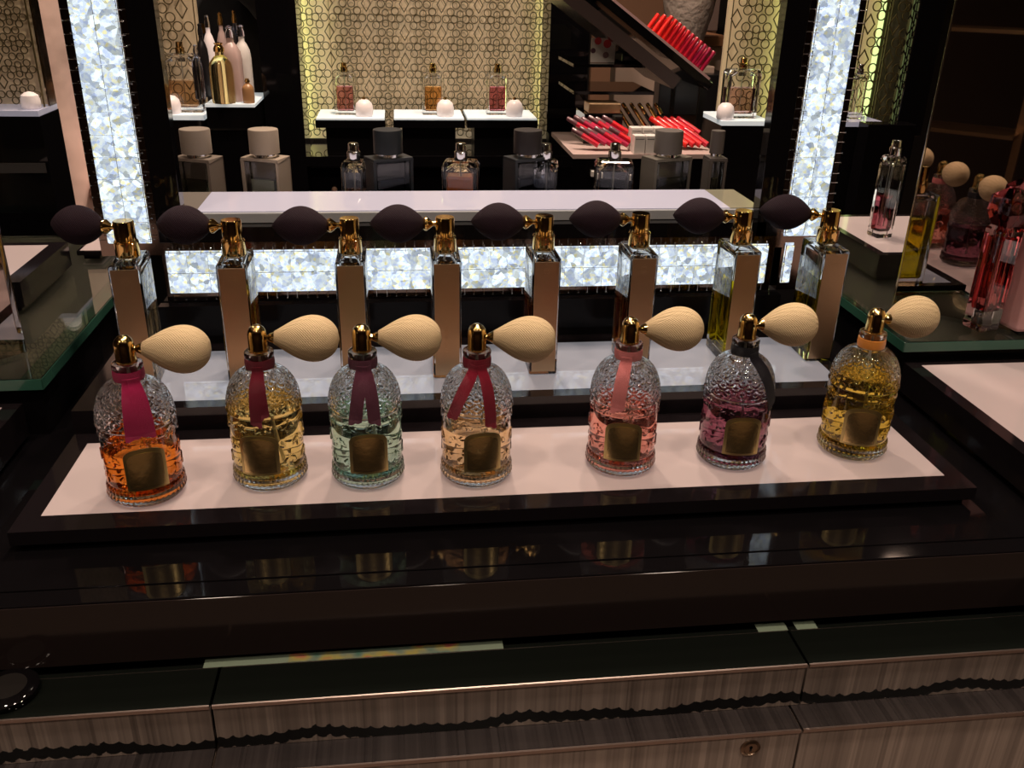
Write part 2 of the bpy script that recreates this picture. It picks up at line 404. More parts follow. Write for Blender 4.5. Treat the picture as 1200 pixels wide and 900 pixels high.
# ------------------------------------------------------------------ crystal framed display window
YF = .312
ZT = .66
fr = empty('crystal_frame', (.36, YF+.01, CZ), 0, 'black display frame edged with two crystal light columns and a crystal light bar', 'frame'); bpy.context.view_layer.update()
part('back_panel', M_['blackdull'], fr, .028, .700, .2960, .308, CZ, .0615)
part('lower_rail', M_['black'], fr, .0548, .6774, YF-.002, YF+.012, .1257, .1410)
for x0, x1 in ((.0347, .0603), (.6666, .6912)):
    part('inner_post', M_['black'], fr, x0, x1, YF-.002, YF+.016, .1250, ZT, bevel=.0006)
part('light_housing', M_['brownmirror'], fr, -.0237, .0347, YF, YF+.018, .1118, ZT)
part('light_housing', M_['brownmirror'], fr, .6912, .7502, YF, YF+.018, .1118, ZT)
part('light_housing', M_['brownmirror'], fr, .0347, .6912, YF, YF+.018, .0623, .1247)
part('light_housing', M_['brownmirror'], fr, .7000, .7502, YF, YF+.018, .0623, .1117)
part('panel_support', M_['blackmat'], fr, .03, .745, YF, YF+.016, CZ, .0622)
for x0, x1, z0, z1 in ((-.0145, .0271, .1250, ZT-.01), (.6994, .7420, .1250, ZT-.01), (.0393, .6831, .0710, .1162), (.7035, .7127, .0710, .1172)):
    part('backlight', M_['backlight'], fr, x0, x1, YF-.0012, YF-.0002, z0, z1)
def crystal_mesh(w=.0207, hgt=.0213):
    """square stone with a star-cut face"""
    a, b = w/2-.00018, hgt/2-.0004
    def sqr(k, d, off=0, jit=0):
        out = []
        for i in range(8):
            t = pi/4*i+off; c, s_ = cos(t), sin(t); m_ = max(abs(c), abs(s_)) if k > .9 else 1
            out.append((a*k*c/m_, d, b*k*s_/m_))
        return out
    back = [(-a, -.0014, -b), (a, -.0014, -b), (a, -.0014, b), (-a, -.0014, b)]
    r1 = sqr(1, -.0042); r2 = sqr(.66, -.0072, pi/8); r3 = sqr(.34, -.0088)
    vs = back+r1+r2+r3
    f = [(0, 1, 2, 3)]
    o1, o2, o3 = 4, 12, 20
    f += [(1, 0, o1+5, o1+6, o1+7), (2, 1, o1+7, o1, o1+1), (3, 2, o1+1, o1+2, o1+3), (0, 3, o1+3, o1+4, o1+5)]
    for i in range(8):
        j = (i+1) % 8
        f += [(o1+i, o1+j, o2+i), (o2+i, o1+j, o2+j), (o2+i, o2+j, o3+j), (o2+i, o3+j, o3+i)]
    f.append(tuple(o3+i for i in range(8)))
    mb = MB(); mb.add(vs, f); return mb
cr0 = crystal_mesh().build('crystal', M_['glass'], None)
pin0 = MB().tube([(0, -.0086, .0), (0, -.0086, .0062)], .00028, 5).lathe([(0, -.0008), (.0006, -.0004), (.0008, 0), (.0006, .0004), (0, .0008)], 8, Matrix.Translation((0, -.0086, .0066))).build('prong', M_['silver'], None)
first = [True]
def put_crystal(x, z, pins, s=1.0):
    if first[0]: c = cr0
    else: c = cr0.copy(); COL.objects.link(c)
    c.parent = fr; c.matrix_parent_inverse = fr.matrix_world.inverted(); c.location = (x, YF, z); c.scale = (s, 1, 1)
    for (dx, dz, ang) in pins:
        if first[0]: q = pin0; first[0] = False
        else: q = pin0.copy(); COL.objects.link(q)
        q.parent = c; q.location = (dx, 0, dz); q.rotation_euler = (0, ang, 0)
for cx in (.0063, .7207):
    for rw in range(14):
        z = .1368+rw*.0214
        put_crystal(cx-.0105, z, [(-.0095, .0058, rad(-90)), (-.0095, -.0058, rad(-90))])
        put_crystal(cx+.0105, z, [(.0095, .0058, rad(90)), (.0095, -.0058, rad(90))])
n = 31
for i in range(n):
    x = .0393+(.6831-.0393)/n*(i+.5)
    put_crystal(x, .0825, [(.0055, -.0098, rad(180)), (-.0055, -.0098, rad(180))])
    put_crystal(x, .1047, [(.0055, .0098, 0), (-.0055, .0098, 0)])
for z in (.0825, .1045): put_crystal(.7081, z, [], .43)

# shelf inside the window
sh = empty('light_shelf', (.357, .37, .094), 0, 'lit lavender white shelf with a glass front edge behind the crystal bar', 'shelf'); bpy.context.view_layer.update()
part('body', M_['black'], sh, .0345, .6774, YF+.0190, .4225, .094, .1418)
part('front_glass', pbr('pale glass edge', (.30, .31, .33), .08), sh, .0395, .6732, YF+.0125, YF+.0185, .1412, .1515, bevel=.0006)
part('lit_top', M_['shelfW'], sh, .0697, .6415, YF+.0186, .4220, .1419, .1523)
part('side_top', pbr('taupe shelf end', (.20, .175, .155), .07), sh, .0329, .0696, YF+.0186, .4220, .1419, .1523)
part('side_top', pbr('olive shelf end', (.24, .23, .17), .07), sh, .6416, .6774, YF+.0186, .4220, .1419, .1523)
part('support', M_['black'], sh, .05, .66, .34, .415, CZ, .094)
lc = empty('rear_counter', (.35, .50, CZ), 0, 'low black counter beyond the lit shelf carrying the tester bottles', 'counter'); bpy.context.view_layer.update()
part('top', M_['black'], lc, -.03, .76, .426, .590, .078, .093)
part('body', M_['blackmat'], lc, -.02, .75, .434, .58, CZ, .078)

# ------------------------------------------------------------------ domed bee bottles
R0 = .029
def bee_profile():
    P = [(.0235, 0), (.0262, .0008), (.0280, .0026), (.0288, .005)]
    P += [(.0289+.0003*sin(i*.6), .005+i*.001) for i in range(1, 11)]
    P += [(.0280, .0162), (.0280, .0172)]
    P += [(.0283, .0172+.0468*i/60) for i in range(1, 61)]
    P += [(.0283, .0645), (.0290, .0652), (.0296, .0662), (.0290, .0672), (.0284, .0680)]
    for i in range(1, 55):
        t = i/54*pi/2*.90
        P.append((.0112+(.0284-.0112)*(cos(t)-cos(pi/2*.90))/(1-cos(pi/2*.90)), .0680+.0302*sin(t)/sin(pi/2*.90)))
    P += [(.0106, .0990), (.0104, .1000), (.0104, .1070), (.0110, .1078), (.0113, .1090), (.0113, .1112), (.0108, .1122), (.0085, .1124)]
    return P
def scale_h(u, s):
    k = math.ceil(s)
    for kk in (k+1, k):
        uo = u+.5*(kk % 2); du = abs(uo-round(uo)); ds = (kk-s)
        if ds < 0: continue
        d = sqrt((du/.56)**2+(ds/1.25)**2)
        if d < 1: return .5-.5*cos(d*2*pi*2.0)*(1 if d < .9 else .5)
    return 0
def bee_h(a, z):   # a in units of bee pitch -.5..5, z -1..1 -> relief of a small winged bee
    h = 0
    if (a/.10)**2+((z+.15)/.5)**2 < 1: h = 1
    for sg in (-1, 1):
        x = a*sg-.17; y = z-.12
        xr = x*cos(.7)-y*.35*sin(.7); yr = x*sin(.7)+y*.35*cos(.7)
        if (xr/.17)**2+(yr/.08)**2 < 1: h = .8
    if a*a/.005+(z-.5)**2/.03 < 1: h = 1
    return h
def bee_bottle_mesh():
    P = bee_profile(); seg = 208
    vs = []; fs = []
    for r, z in P:
        for k in range(seg):
            th = 2*pi*k/seg; d = 0
            dfront = math.atan2(sin(th+pi/2), cos(th+pi/2))     # label at -Y
            if .0685 < z < .0975:
                d = .00085*scale_h(th/(2*pi)*16, (z-.0685)/.0048)*min(1, (.0975-z)/.004)
            elif .0175 < z < .064:
                if abs(dfront) > .60 or z > .0535:
                    rows = 3; vv = (z-.0175)/.0155; rw = int(vv); uu = th/(2*pi)*9+.5*(rw % 2)
                    if z < .0600: d = .0010*bee_h(uu-round(uu), (vv-rw-.5)*2)
                fz = .0615-.0035*abs(sin(th*4.5))
                if abs(z-fz) < .0007: d += .0006
            elif .003 < z < .0155:
                d = .0011*abs(sin(th*22))*abs(sin((z-.003)/.0125*pi*2))
            vs.append(((r+d)*cos(th), (r+d)*sin(th), z))
    no = len(P)
    I = [(.0068, .1124), (.0068, .0985), (.0085, .0972)]
    for i in range(1, 16):
        t = (1-i/15)*pi/2*.88
        I.append((.0085+(.0268-.0085)*cos(t)**1.0*(1 if i else 1)*((cos(t)-cos(pi/2*.88))/(1-cos(pi/2*.88)))/max(cos(t), .01), .0680+.0285*sin(t)))
    I += [(.0268, .060), (.0268, .040), (.0268, .0155), (.0255, .0108), (.021, .0092), (0.0, .0085)]
    for r, z in I:
        for k in range(seg):
            th = 2*pi*k/seg; vs.append((r*cos(th), r*sin(th), z))
    nn = no+len(I)
    for i in range(nn-1):
        for k in range(seg):
            k2 = (k+1) % seg; fs.append((i*seg+k, i*seg+k2, (i+1)*seg+k2, (i+1)*seg+k))
    vs.append((0, 0, .0012)); c = len(vs)-1
    for k in range(seg): fs.append((c, (k+1) % seg, k))
    mb = MB(); mb.add(vs, fs, None, True); return mb
beeglass = bee_bottle_mesh().build('bottle_body', M_['glass'], None)
BEE_MESH = beeglass.data; bpy.data.objects.remove(beeglass)
def inner_r(z):
    if z <= .0680: return .0270
    t = math.asin(min(1, (z-.0680)/.0285)); e = cos(pi/2*.88)
    return .0087+(.0270-.0087)*max(0, (cos(t)-e)/(1-e))
def liquid_mesh(level):
    pr = [(0, .0083), (.0212, .0090), (.0258, .0107), (.0270, .0155)]
    z = .019
    while z < level: pr.append((inner_r(z)-.0000, z)); z += .004
    pr += [(inner_r(level), level-.0004), (inner_r(level)-.0002, level), (0, level)]
    return MB().lathe(pr, 96)
def outer_r(z):
    P = bee_profile()
    for (r0, z0), (r1, z1) in zip(P, P[1:]):
        if z0 <= z <= z1 and z1 > z0: return r0+(r1-r0)*(z-z0)/(z1-z0)
    return .0104
def label_meshes():
    """arched gold plate bent round the front (-Y) of the body"""
    def plate(hw, z0, zc, zt, r0, r1):
        nu, nv = 26, 14; vs = []; fs = []
        for rr in (r0, r1):
            for j in range(nv+1):
                for i in range(nu+1):
                    u = -1+2*i/nu; top = zc+(zt-zc)*sqrt(max(0, 1-u*u*.999)); z = z0+(top-z0)*j/nv
                    a = -pi/2+u*hw; vs.append((rr*cos(a), rr*sin(a), z))
        S = (nu+1)*(nv+1)
        for j in range(nv):
            for i in range(nu):
                q = j*(nu+1)+i; fs += [(q, q+nu+1, q+nu+2, q+1), (S+q, S+q+1, S+q+nu+2, S+q+nu+1)]
        for i in range(nu):
            fs += [(i, i+1, S+i+1, S+i)]; q = nv*(nu+1)+i; fs += [(q, S+q, S+q+1, q+1)]
        for j in range(nv):
            q = j*(nu+1); fs += [(q, S+q, S+q+nu+1, q+nu+1)]; q += nu; fs += [(q, q+nu+1, S+q+nu+1, S+q)]
        mb = MB(); mb.add(vs, fs, None, True); return mb
    return plate(.535, .0170, .0450, .0525, .0286, .0294), plate(.44, .0190, .0425, .0493, .0292, .0297)
la, lb = label_meshes()
LA = la.build('label_plate', M_['goldlabel2'], None); LAM = LA.data; bpy.data.objects.remove(LA)
LB = lb.build('label_face', M_['goldlabel'], None); LBM = LB.data; bpy.data.objects.remove(LB)
bumpy(M_['goldlabel'], scale=260, dist=.00012)
cap_prof = [(0, .1375-.004), (.0030, .1331), (.0052, .1315), (.0067, .1290), (.0073, .1262), (.0073, .1150), (.0076, .1146), (.0076, .1136), (.0072, .1132), (.0078, .1128), (.0078, .1120), (.0064, .1116), (0, .1116)]
def bulb_profile(L, R, egg=True):
    pr = []
    n = 30
    for i in range(n+1):
        t = i/n
        if egg: r = R*(sin(pi*t**.62)**.78) if 0 < t < 1 else 0
        else: r = R*(sin(pi*t)**.72) if 0 < t < 1 else 0
        pr.append((r, -L/2+L*(1-t) if egg else -L/2+L*t))
    return pr
def egg_profile(L, R):
    # blunt at far end, tapering to the stem
    pr = [(0, 0), (.0040, .0002), (.0052, .0010)]
    n = 30
    for i in range(1, n+1):
        t = i/n; z = .001+(L-.001)*t
        r = R*sqrt(max(0, 1-((t-.60)/(.60 if t < .60 else .40))**2))
        if t < .60: r = .0052+(R-.0052)*(sin(t/.60*pi/2))**1.08
        pr.append((r if i < n else 0, z))
    return pr
def knit_lathe(pr, seg=64, amp=.00035, nl=46, M=None):
    mb = MB(); L = [0]
    for i in range(1, len(pr)): L.append(L[-1]+math.dist(pr[i], pr[i-1]))
    T = L[-1]; n = 120; out = []
    j = 0
    for i in range(n+1):
        s = T*i/n
        while j < len(pr)-2 and L[j+1] < s: j += 1
        f = (s-L[j])/(L[j+1]-L[j]) if L[j+1] > L[j] else 0
        out.append((pr[j][0]+(pr[j+1][0]-pr[j][0])*f, pr[j][1]+(pr[j+1][1]-pr[j][1])*f))
    out[0] = (0, out[0][1]); out[-1] = (0, out[-1][1])
    seg = 120; vs = []; fs = []; uv = []
    for i, (r, z) in enumerate(out):
        for k in range(seg):
            th = 2*pi*k/seg; d = amp*(((k//2+i//2) % 2)-.5)*min(1, r/.006)
            vs.append(((r+d)*cos(th) if r else 0, (r+d)*sin(th) if r else 0, z))
    for i in range(n):
        for k in range(seg):
            k2 = (k+1) % seg; fs.append((i*seg+k, i*seg+k2, (i+1)*seg+k2, (i+1)*seg+k))
            uv.append([(k/seg, i/n), ((k+1)/seg, i/n), ((k+1)/seg, (i+1)/n), (k/seg, (i+1)/n)])
    if M: vs = [M @ Vector(v) for v in vs]
    mb.add(vs, fs, uv, True); return mb
RX = Matrix.Rotation(rad(90), 4, 'Y')       # z axis -> +x
o = knit_lathe(egg_profile(.0505, .0182), M=Matrix.Translation((.0120, 0, 0)) @ RX).build('bulb', M_['bulbcream'], None, fix=False); BULBM = o.data; bpy.data.objects.remove(o)
o = MB().lathe([(0, .0062), (.0022, .0062), (.0022, .0080), (.0030, .0088), (.0042, .0115), (.0052, .0135), (.0046, .0150), (0, .0150)], 24, RX).build('bulb_stem', M_['gold'], None); STEMM = o.data; bpy.data.objects.remove(o)
def ribbon_tail(a0, a1, zend, w, side=1, lift=.0014, notch=True):
    """strip leaving the neck band, running down over the dome; a0,a1 azimuths relative to -Y"""
    n = 40; vs = []; fs = []; uvs = []
    path = []
    for i in range(n+1):
        t = i/n; z = .1035+(zend-.1035)*t
        a = a0+(a1-a0)*(t**.8)
        r = max(outer_r(z)+.0006, .0118 if z > .096 else 0)+lift
        if z < .066: r = .0302+lift*.5
        path.append(Vector((r*sin(a), -r*cos(a), z)))
    # smooth radially so the ribbon spans from the knot
    for _ in range(3): path = [path[0]]+[(path[i-1]+path[i]*2+path[i+1])/4 for i in range(1, n)]+[path[-1]]
    for i, p in enumerate(path):
        d = (path[min(i+1, n)]-path[max(i-1, 0)]).normalized(); nr = Vector((p.x, p.y, 0)).normalized()
        nr = (nr-d*nr.dot(d)).normalized(); s = d.cross(nr).normalized()
        ww = w*(.80+.20*min(1, i/n*3))
        for k in (-2, -1, 0, 1, 2):
            q = p+s*(ww/2*k/2)-nr*(abs(k)*.00015)
            if notch and i == n: q = q+d*(.0040*(k*side+2)/4+(.0010 if k % 2 else 0))
            vs.append(q); vs.append(q+nr*.0004)
    def id(i, k, l): return (i*5+k)*2+l
    for i in range(n):
        for k in range(4):
            U = [(k/4, i/4), ((k+1)/4, i/4), ((k+1)/4, (i+1)/4), (k/4, (i+1)/4)]
            fs.append((id(i, k, 1), id(i, k+1, 1), id(i+1, k+1, 1), id(i+1, k, 1))); uvs.append(U)
            fs.append((id(i, k, 0), id(i+1, k, 0), id(i+1, k+1, 0), id(i, k+1, 0))); uvs.append(U)
        for k in (0, 4): fs.append((id(i, k, 0), id(i, k, 1), id(i+1, k, 1), id(i+1, k, 0))); uvs.append([(0, 0)]*4)
    for i in (0, n):
        for k in range(4): fs.append((id(i, k, 0), id(i, k+1, 0), id(i, k+1, 1), id(i, k, 1))); uvs.append([(0, 0)]*4)
    mb = MB(); mb.add(vs, fs, uvs, True); return mb
def band_mb(r=.0112):
    prof = [(.0106, .0990), (r, .0992), (r+.0004, .1030), (r, .1070), (.0106, .1072)]
    return MB().lathe(prof, 48, vrep=2)

BEES = [  # x, y, rot extra(deg), liquid colour, level, ribbon colour, tails, bulb yaw, label
 (.0727, .0298,   2, (.99, .56, .20), .0450, (.42, .012, .085), [(.14, .17, .0645, .0112, -1), (-.10, -.16, .0640, .0118, 1)], 8, 'domed glass bottle of orange perfume with a magenta ribbon and cream bulb'),
 (.1670, .0456, -16, (.99, .90, .55), .0730, (.17, .006, .022), [(.02, .04, .0640, .0085, -1), (.15, .25, .0700, .0080, 1)], 8, 'domed glass bottle of pale yellow perfume with a dark red ribbon and cream bulb'),
 (.2467, .0416,   2, (.76, .93, .84), .0595, (.12, .028, .055), [(-.12, -.30, .0650, .0105, 1), (.12, .18, .0640, .0100, -1)], 8, 'domed glass bottle of mint green perfume with a plum ribbon and cream bulb'),
 (.3364, .0371,  11, (.99, .86, .64), .0480, (.25, .006, .025), [(-.30, -.85, .0650, .0098, 1), (.12, .18, .0600, .0095, -1)], 2, 'domed glass bottle of pale peach perfume with a spread crimson ribbon and cream bulb'),
 (.4614, .0443,   3, (.98, .66, .59), .0560, (.75, .22, .22), [(-.14, -.22, .0650, .0112, 1)], 12, 'domed glass bottle of pink perfume with a light pink ribbon and cream bulb'),
 (.5611, .0465,  17, (.58, .34, .42), .0590, (.008, .006, .012), [(.36, .80, .0620, .0105, 1)], 14, 'domed glass bottle of purple perfume with a black ribbon and cream bulb'),
 (.6763, .0536,  12, (.99, .87, .36), .0760, (.70, .26, .05), [], 20, 'domed glass bottle of golden yellow perfume with an orange neck band and cream bulb'),
]
for i, (x, y, ex, lc_, lv, rc, tails, by, lab) in enumerate(BEES):
    az = math.atan2(CP.y-y, CP.x-x)                     # towards the shopper in front of the counter
    rz = az+pi/2+rad(ex)
    t = empty('perfume_bottle', (x, y, .0002), rz, lab, 'perfume bottle', 'domed perfume bottles with cream bulbs on the front tray')
    g = bpy.data.objects.new('bottle_body', BEE_MESH); COL.objects.link(g); g.parent = t
    lq = glassm('perfume liquid %s' % lab.split(' of ')[1].split(' perfume')[0], lc_, 1.33)
    liquid_mesh(lv).build('perfume', lq, t)
    MB().tube([(0, 0, .112), (0.001, 0, .08), (.004, .001, .05), (.008, .002, .016)], .0011, 8).build('dip_tube', pbr('translucent tube', (.6, .6, .55), .3, trans=.8), t)
    a = bpy.data.objects.new('label_plate', LAM); COL.objects.link(a); a.parent = t
    b = bpy.data.objects.new('label_face', LBM); COL.objects.link(b); b.parent = a
    c = MB().lathe(cap_prof, 40).build('atomiser_cap', M_['gold'], t)
    gm = glassm('amber neck collar', (.98, .80, .55), 1.4)
    rb = ribbonm('ribbon %d' % i, rc)
    if i == 6:
        rb = pbr('orange satin band', rc, .35)
    r = band_mb().build('ribbon', rb, t)
    for (a0, a1, ze, w, sd) in tails: ribbon_tail(a0, a1, ze, w, sd).build('ribbon_tail', rb, r)
    # bulb pivots around the cap; its direction is given in the place, not by the label
    bd = -rz+rad(by)-rad(7)
    s = bpy.data.objects.new('bulb_stem', STEMM); COL.objects.link(s); s.parent = t; s.location = (0, 0, .1232); s.rotation_euler = (0, rad(3), bd)
    u = bpy.data.objects.new('bulb', BULBM); COL.objects.link(u); u.parent = t; u.location = (0, 0, .1232); u.rotation_euler = (0, rad(3), bd)

# ------------------------------------------------------------------ tall square bottles with plum bulbs
HB = .1195
def rbox_outline(w, d, c, k=4):
    pts = []
    for sx, sy, a0 in ((1, 1, 0), (-1, 1, 90), (-1, -1, 180), (1, -1, 270)):
        for j in range(k+1):
            a = rad(a0+90*j/k); pts.append((sx*(w/2-c)+c*cos(a), sy*(d/2-c)+c*sin(a)))
    return pts
def loft(rings, mb=None, smooth=False, cap0=True, cap1=True):
    mb = mb or MB(); n = len(rings[0]); vs = [p for r in rings for p in r]; fs = []
    for i in range(len(rings)-1):
        for k in range(n):
            k2 = (k+1) % n; fs.append((i*n+k, i*n+k2, (i+1)*n+k2, (i+1)*n+k))
    if cap0: fs.append(tuple(reversed(range(n))))
    if cap1: fs.append(tuple(range((len(rings)-1)*n, len(rings)*n)))
    mb.add(vs, fs, None, smooth); return mb
def sq(w, d, z, c, cx=0, cyy=0): return [(x+cx, y+cyy, z) for x, y in rbox_outline(w, d, c)]
BW, BD = .0275, .052
def tall_glass():
    o = [sq(BW-.002, BD-.002, 0, .0012), sq(BW, BD, .001, .0015), sq(BW, BD, HB-.0022, .0015), sq(BW-.0018, BD-.0018, HB-.0006, .0015), sq(BW-.005, BD-.005, HB, .0015)]
    mb = loft(o)
    inn = [sq(BW-.0085, BD-.0085, .010, .003), sq(BW-.0068, BD-.0068, .013, .003), sq(BW-.0068, BD-.0068, HB-.010, .003), sq(BW-.0105, BD-.018, HB-.0055, .003), sq(.010, .010, HB-.0035, .0045)]
    n = len(inn[0]); vs = [p for r in inn for p in r]; fs = []
    for i in range(len(inn)-1):
        for k in range(n):
            k2 = (k+1) % n; fs.append((i*n+k, (i+1)*n+k, (i+1)*n+k2, i*n+k2))
    fs.append(tuple(range(n))); fs.append(tuple(reversed(range(4*n, 5*n))))
    mb.add(vs, fs); mb.lathe([(0, HB+.0001), (.0085, HB+.0001), (.0085, HB+.003), (0, HB+.003)], 24)
    return mb
o = tall_glass().build('bottle_body', M_['glass'], None, fix=False); TGM = o.data; bpy.data.objects.remove(o)
o = loft([sq(BW-.004, .0008, .0035, .0003, 0, -BD/2-.0006), sq(BW-.004, .0008, HB-.0035, .0003, 0, -BD/2-.0006)]).build('label_plate', M_['goldplate'], None); PLM = o.data; bpy.data.objects.remove(o)
o = MB().lathe([(0, .1215), (.0104, .1215), (.0107, .1222), (.0107, .1345), (.0098, .1350), (.0098, .1355), (.0102, .1358), (.0092, .1362), (.0090, .1530), (.0084, .1540), (0, .1542)], 40).build('atomiser_cap', M_['gold'], None); CPM = o.data; bpy.data.objects.remove(o)
def lemon(L, R):
    pr = []
    for i in range(31):
        t = i/30; r = R*sin(pi*t)**.80 if 0 < i < 30 else 0
        pr.append((r, t*L))
    return pr
o = knit_lathe(lemon(.0535, .0178), amp=.00022, M=Matrix.Translation((.0168, 0, 0)) @ RX).build('bulb', M_['bulbpurple'], None, fix=False); B2M = o.data; bpy.data.objects.remove(o)
o = MB().lathe([(0, .0080), (.0024, .0080), (.0024, .0115), (.0032, .0125), (.0066, .0168), (.0066, .0185), (.0040, .0215), (0, .0215)], 24, RX).build('bulb_stem', M_['gold'], None); S2M = o.data; bpy.data.objects.remove(o)
def text_mesh(s, size, depth):
    cu = bpy.data.curves.new('t', 'FONT'); cu.body = s; cu.size = size; cu.extrude = depth; cu.align_x = 'CENTER'; cu.align_y = 'CENTER'; cu.space_character = 1.1
    ob = bpy.data.objects.new('t', cu); COL.objects.link(ob); bpy.context.view_layer.update()
    me = bpy.data.meshes.new_from_object(ob.evaluated_get(bpy.context.evaluated_depsgraph_get())); bpy.data.objects.remove(ob); return me
EMB = text_mesh('G', .0052, .00012)
TXT = text_mesh('CUIR BELUGA', .0050, .00015)
for q in (EMB, TXT): q.materials.clear(); q.materials.append(M_['goldplate'])
TALL = [(.0325, .1840, 4, .070, (.97, .90, .78), 22, 'the orange perfume', 'at the far left end'),
        (.1264, .1840, 1, .092, (.92, .70, .22), 18, 'the pale yellow perfume', ''),
        (.2322, .1865, 0, .050, (.80, .55, .22), 6, 'the mint green perfume', ''),
        (.3207, .1876, 0, .040, (.80, .50, .20), 10, 'the peach perfume', ''),
        (.4155, .1900, 0, .070, (.72, .42, .20), 12, 'the bulb of the peach perfume', ''),
        (.5115, .1965, 0, .070, (.72, .45, .22), 12, 'the pink perfume', ''),
        (.6178, .2030, 0, .088, (.90, .80, .10), 16, 'the purple perfume', ''),
        (.7090, .2030, 0, .088, (.88, .78, .12), 33, 'the golden yellow perfume', 'at the right end')]
for i, (x, y, rz, lv, lc_, by, bh, pos) in enumerate(TALL):
    lab = 'tall square bottle with gold plate and plum bulb behind '+bh
    t = empty('square_perfume_bottle', (x, y+BD/2, .0202), rad(rz), lab, 'perfume bottle', 'tall square perfume bottles with plum bulbs on the rear tray')
    g = bpy.data.objects.new('bottle_body', TGM); COL.objects.link(g); g.parent = t
    lq = glassm('tall perfume liquid %d' % i, lc_, 1.33)
    loft([sq(BW-.0083, BD-.0083, .0098, .003), sq(BW-.0065, BD-.0065, .0129, .003), sq(BW-.0065, BD-.0065, lv, .003)]).build('perfume', lq, t)
    a = bpy.data.objects.new('label_plate', PLM); COL.objects.link(a); a.parent = t
    ring = MB().lathe([(.0036, 0), (.00375, .00007), (.0039, 0)], 32, Matrix.Translation((0, -BD/2-.0011, HB-.0135)) @ Matrix.Rotation(rad(90), 4, 'X'))
    ring.build('emblem_ring', M_['goldplate'], a)
    for sg in (1, -1):
        e = bpy.data.objects.new('emblem', EMB); COL.objects.link(e); e.parent = a
        e.location = (sg*.0011, -BD/2-.0011, HB-.0135); e.rotation_euler = (rad(90), 0, 0); e.scale = (sg, 1, 1)
    if i == 3:
        e = bpy.data.objects.new('lettering', TXT); COL.objects.link(e); e.parent = a
        e.location = (-.0008, -BD/2-.0011, .044); e.rotation_euler = (rad(90), rad(-90), 0)
    MB().tube([(0, 0, HB), (.001, .004, .07), (.003, .012, .016)], .0010, 8).build('dip_tube', bpy.data.materials.get('translucent tube'), t)
    c = bpy.data.objects.new('atomiser_cap', CPM); COL.objects.link(c); c.parent = t
    bd = pi-rad(rz)-rad(by)+rad(8)
    for nm, me in (('bulb_stem', S2M), ('bulb', B2M)):
        s = bpy.data.objects.new(nm, me); COL.objects.link(s); s.parent = t; s.location = (0, 0, .1475); s.rotation_euler = (0, 0, bd)

# ------------------------------------------------------------------ tester bottles beyond the shelf
def cap_bottle(px, pytop, w, lab, cbody, cfront, Y=.450, h=.0905, d=.030, capc=None, rz=-16, zb=.0932, capr=.0170, caph=.030, off=0):
    p = at(px, pytop, Y=Y)
    t = empty('capped_bottle', (p.x, Y+d/2, zb), rad(rz), lab, 'perfume bottle', 'broad capped tester bottles beyond the shelf')
    mb_ = pbr('shell '+lab[:12], cbody, .45); mc = pbr('cap '+lab[:12], capc or cbody, .45)
    m = MB(); e = .0035
    m.box(-w/2, w/2, -d/2, d/2, h-e, h); m.box(-w/2, -w/2+e, -d/2, d/2, 0, h-e); m.box(w/2-e, w/2, -d/2, d/2, 0, h-e); m.box(-w/2+e, w/2-e, d/2-e, d/2, 0, h-e)
    m.build('shell', mb_, t, bevel=.0006)
    BX('glass_window', M_['glass'], -w/2+e+.0002, w/2-e-.0002, -d/2+.0002, d/2-e-.002, .001, h-e-.0004, t, bevel=.002)
    BX('liquid', pbr('milky '+lab[:12], (.50, .52, .40), .3, trans=.25) if 'green glass' in lab else glassm('liquid '+lab[:12], cfront, 1.33), -w/2+.009, w/2-.009, -d/2+.006, d/2-.011, .010, h*.72, t)
    MB().lathe([(0, h), (capr*.8, h), (capr*.8, h+.004), (0, h+.004)], 32).build('collar', M_['silver'], t)
    MB().lathe([(0, h+.0041), (capr, h+.0041), (capr, h+caph), (capr*.97, h+caph+.001), (0, h+caph+.001)], 40).build('cap', mc, t)
    return t
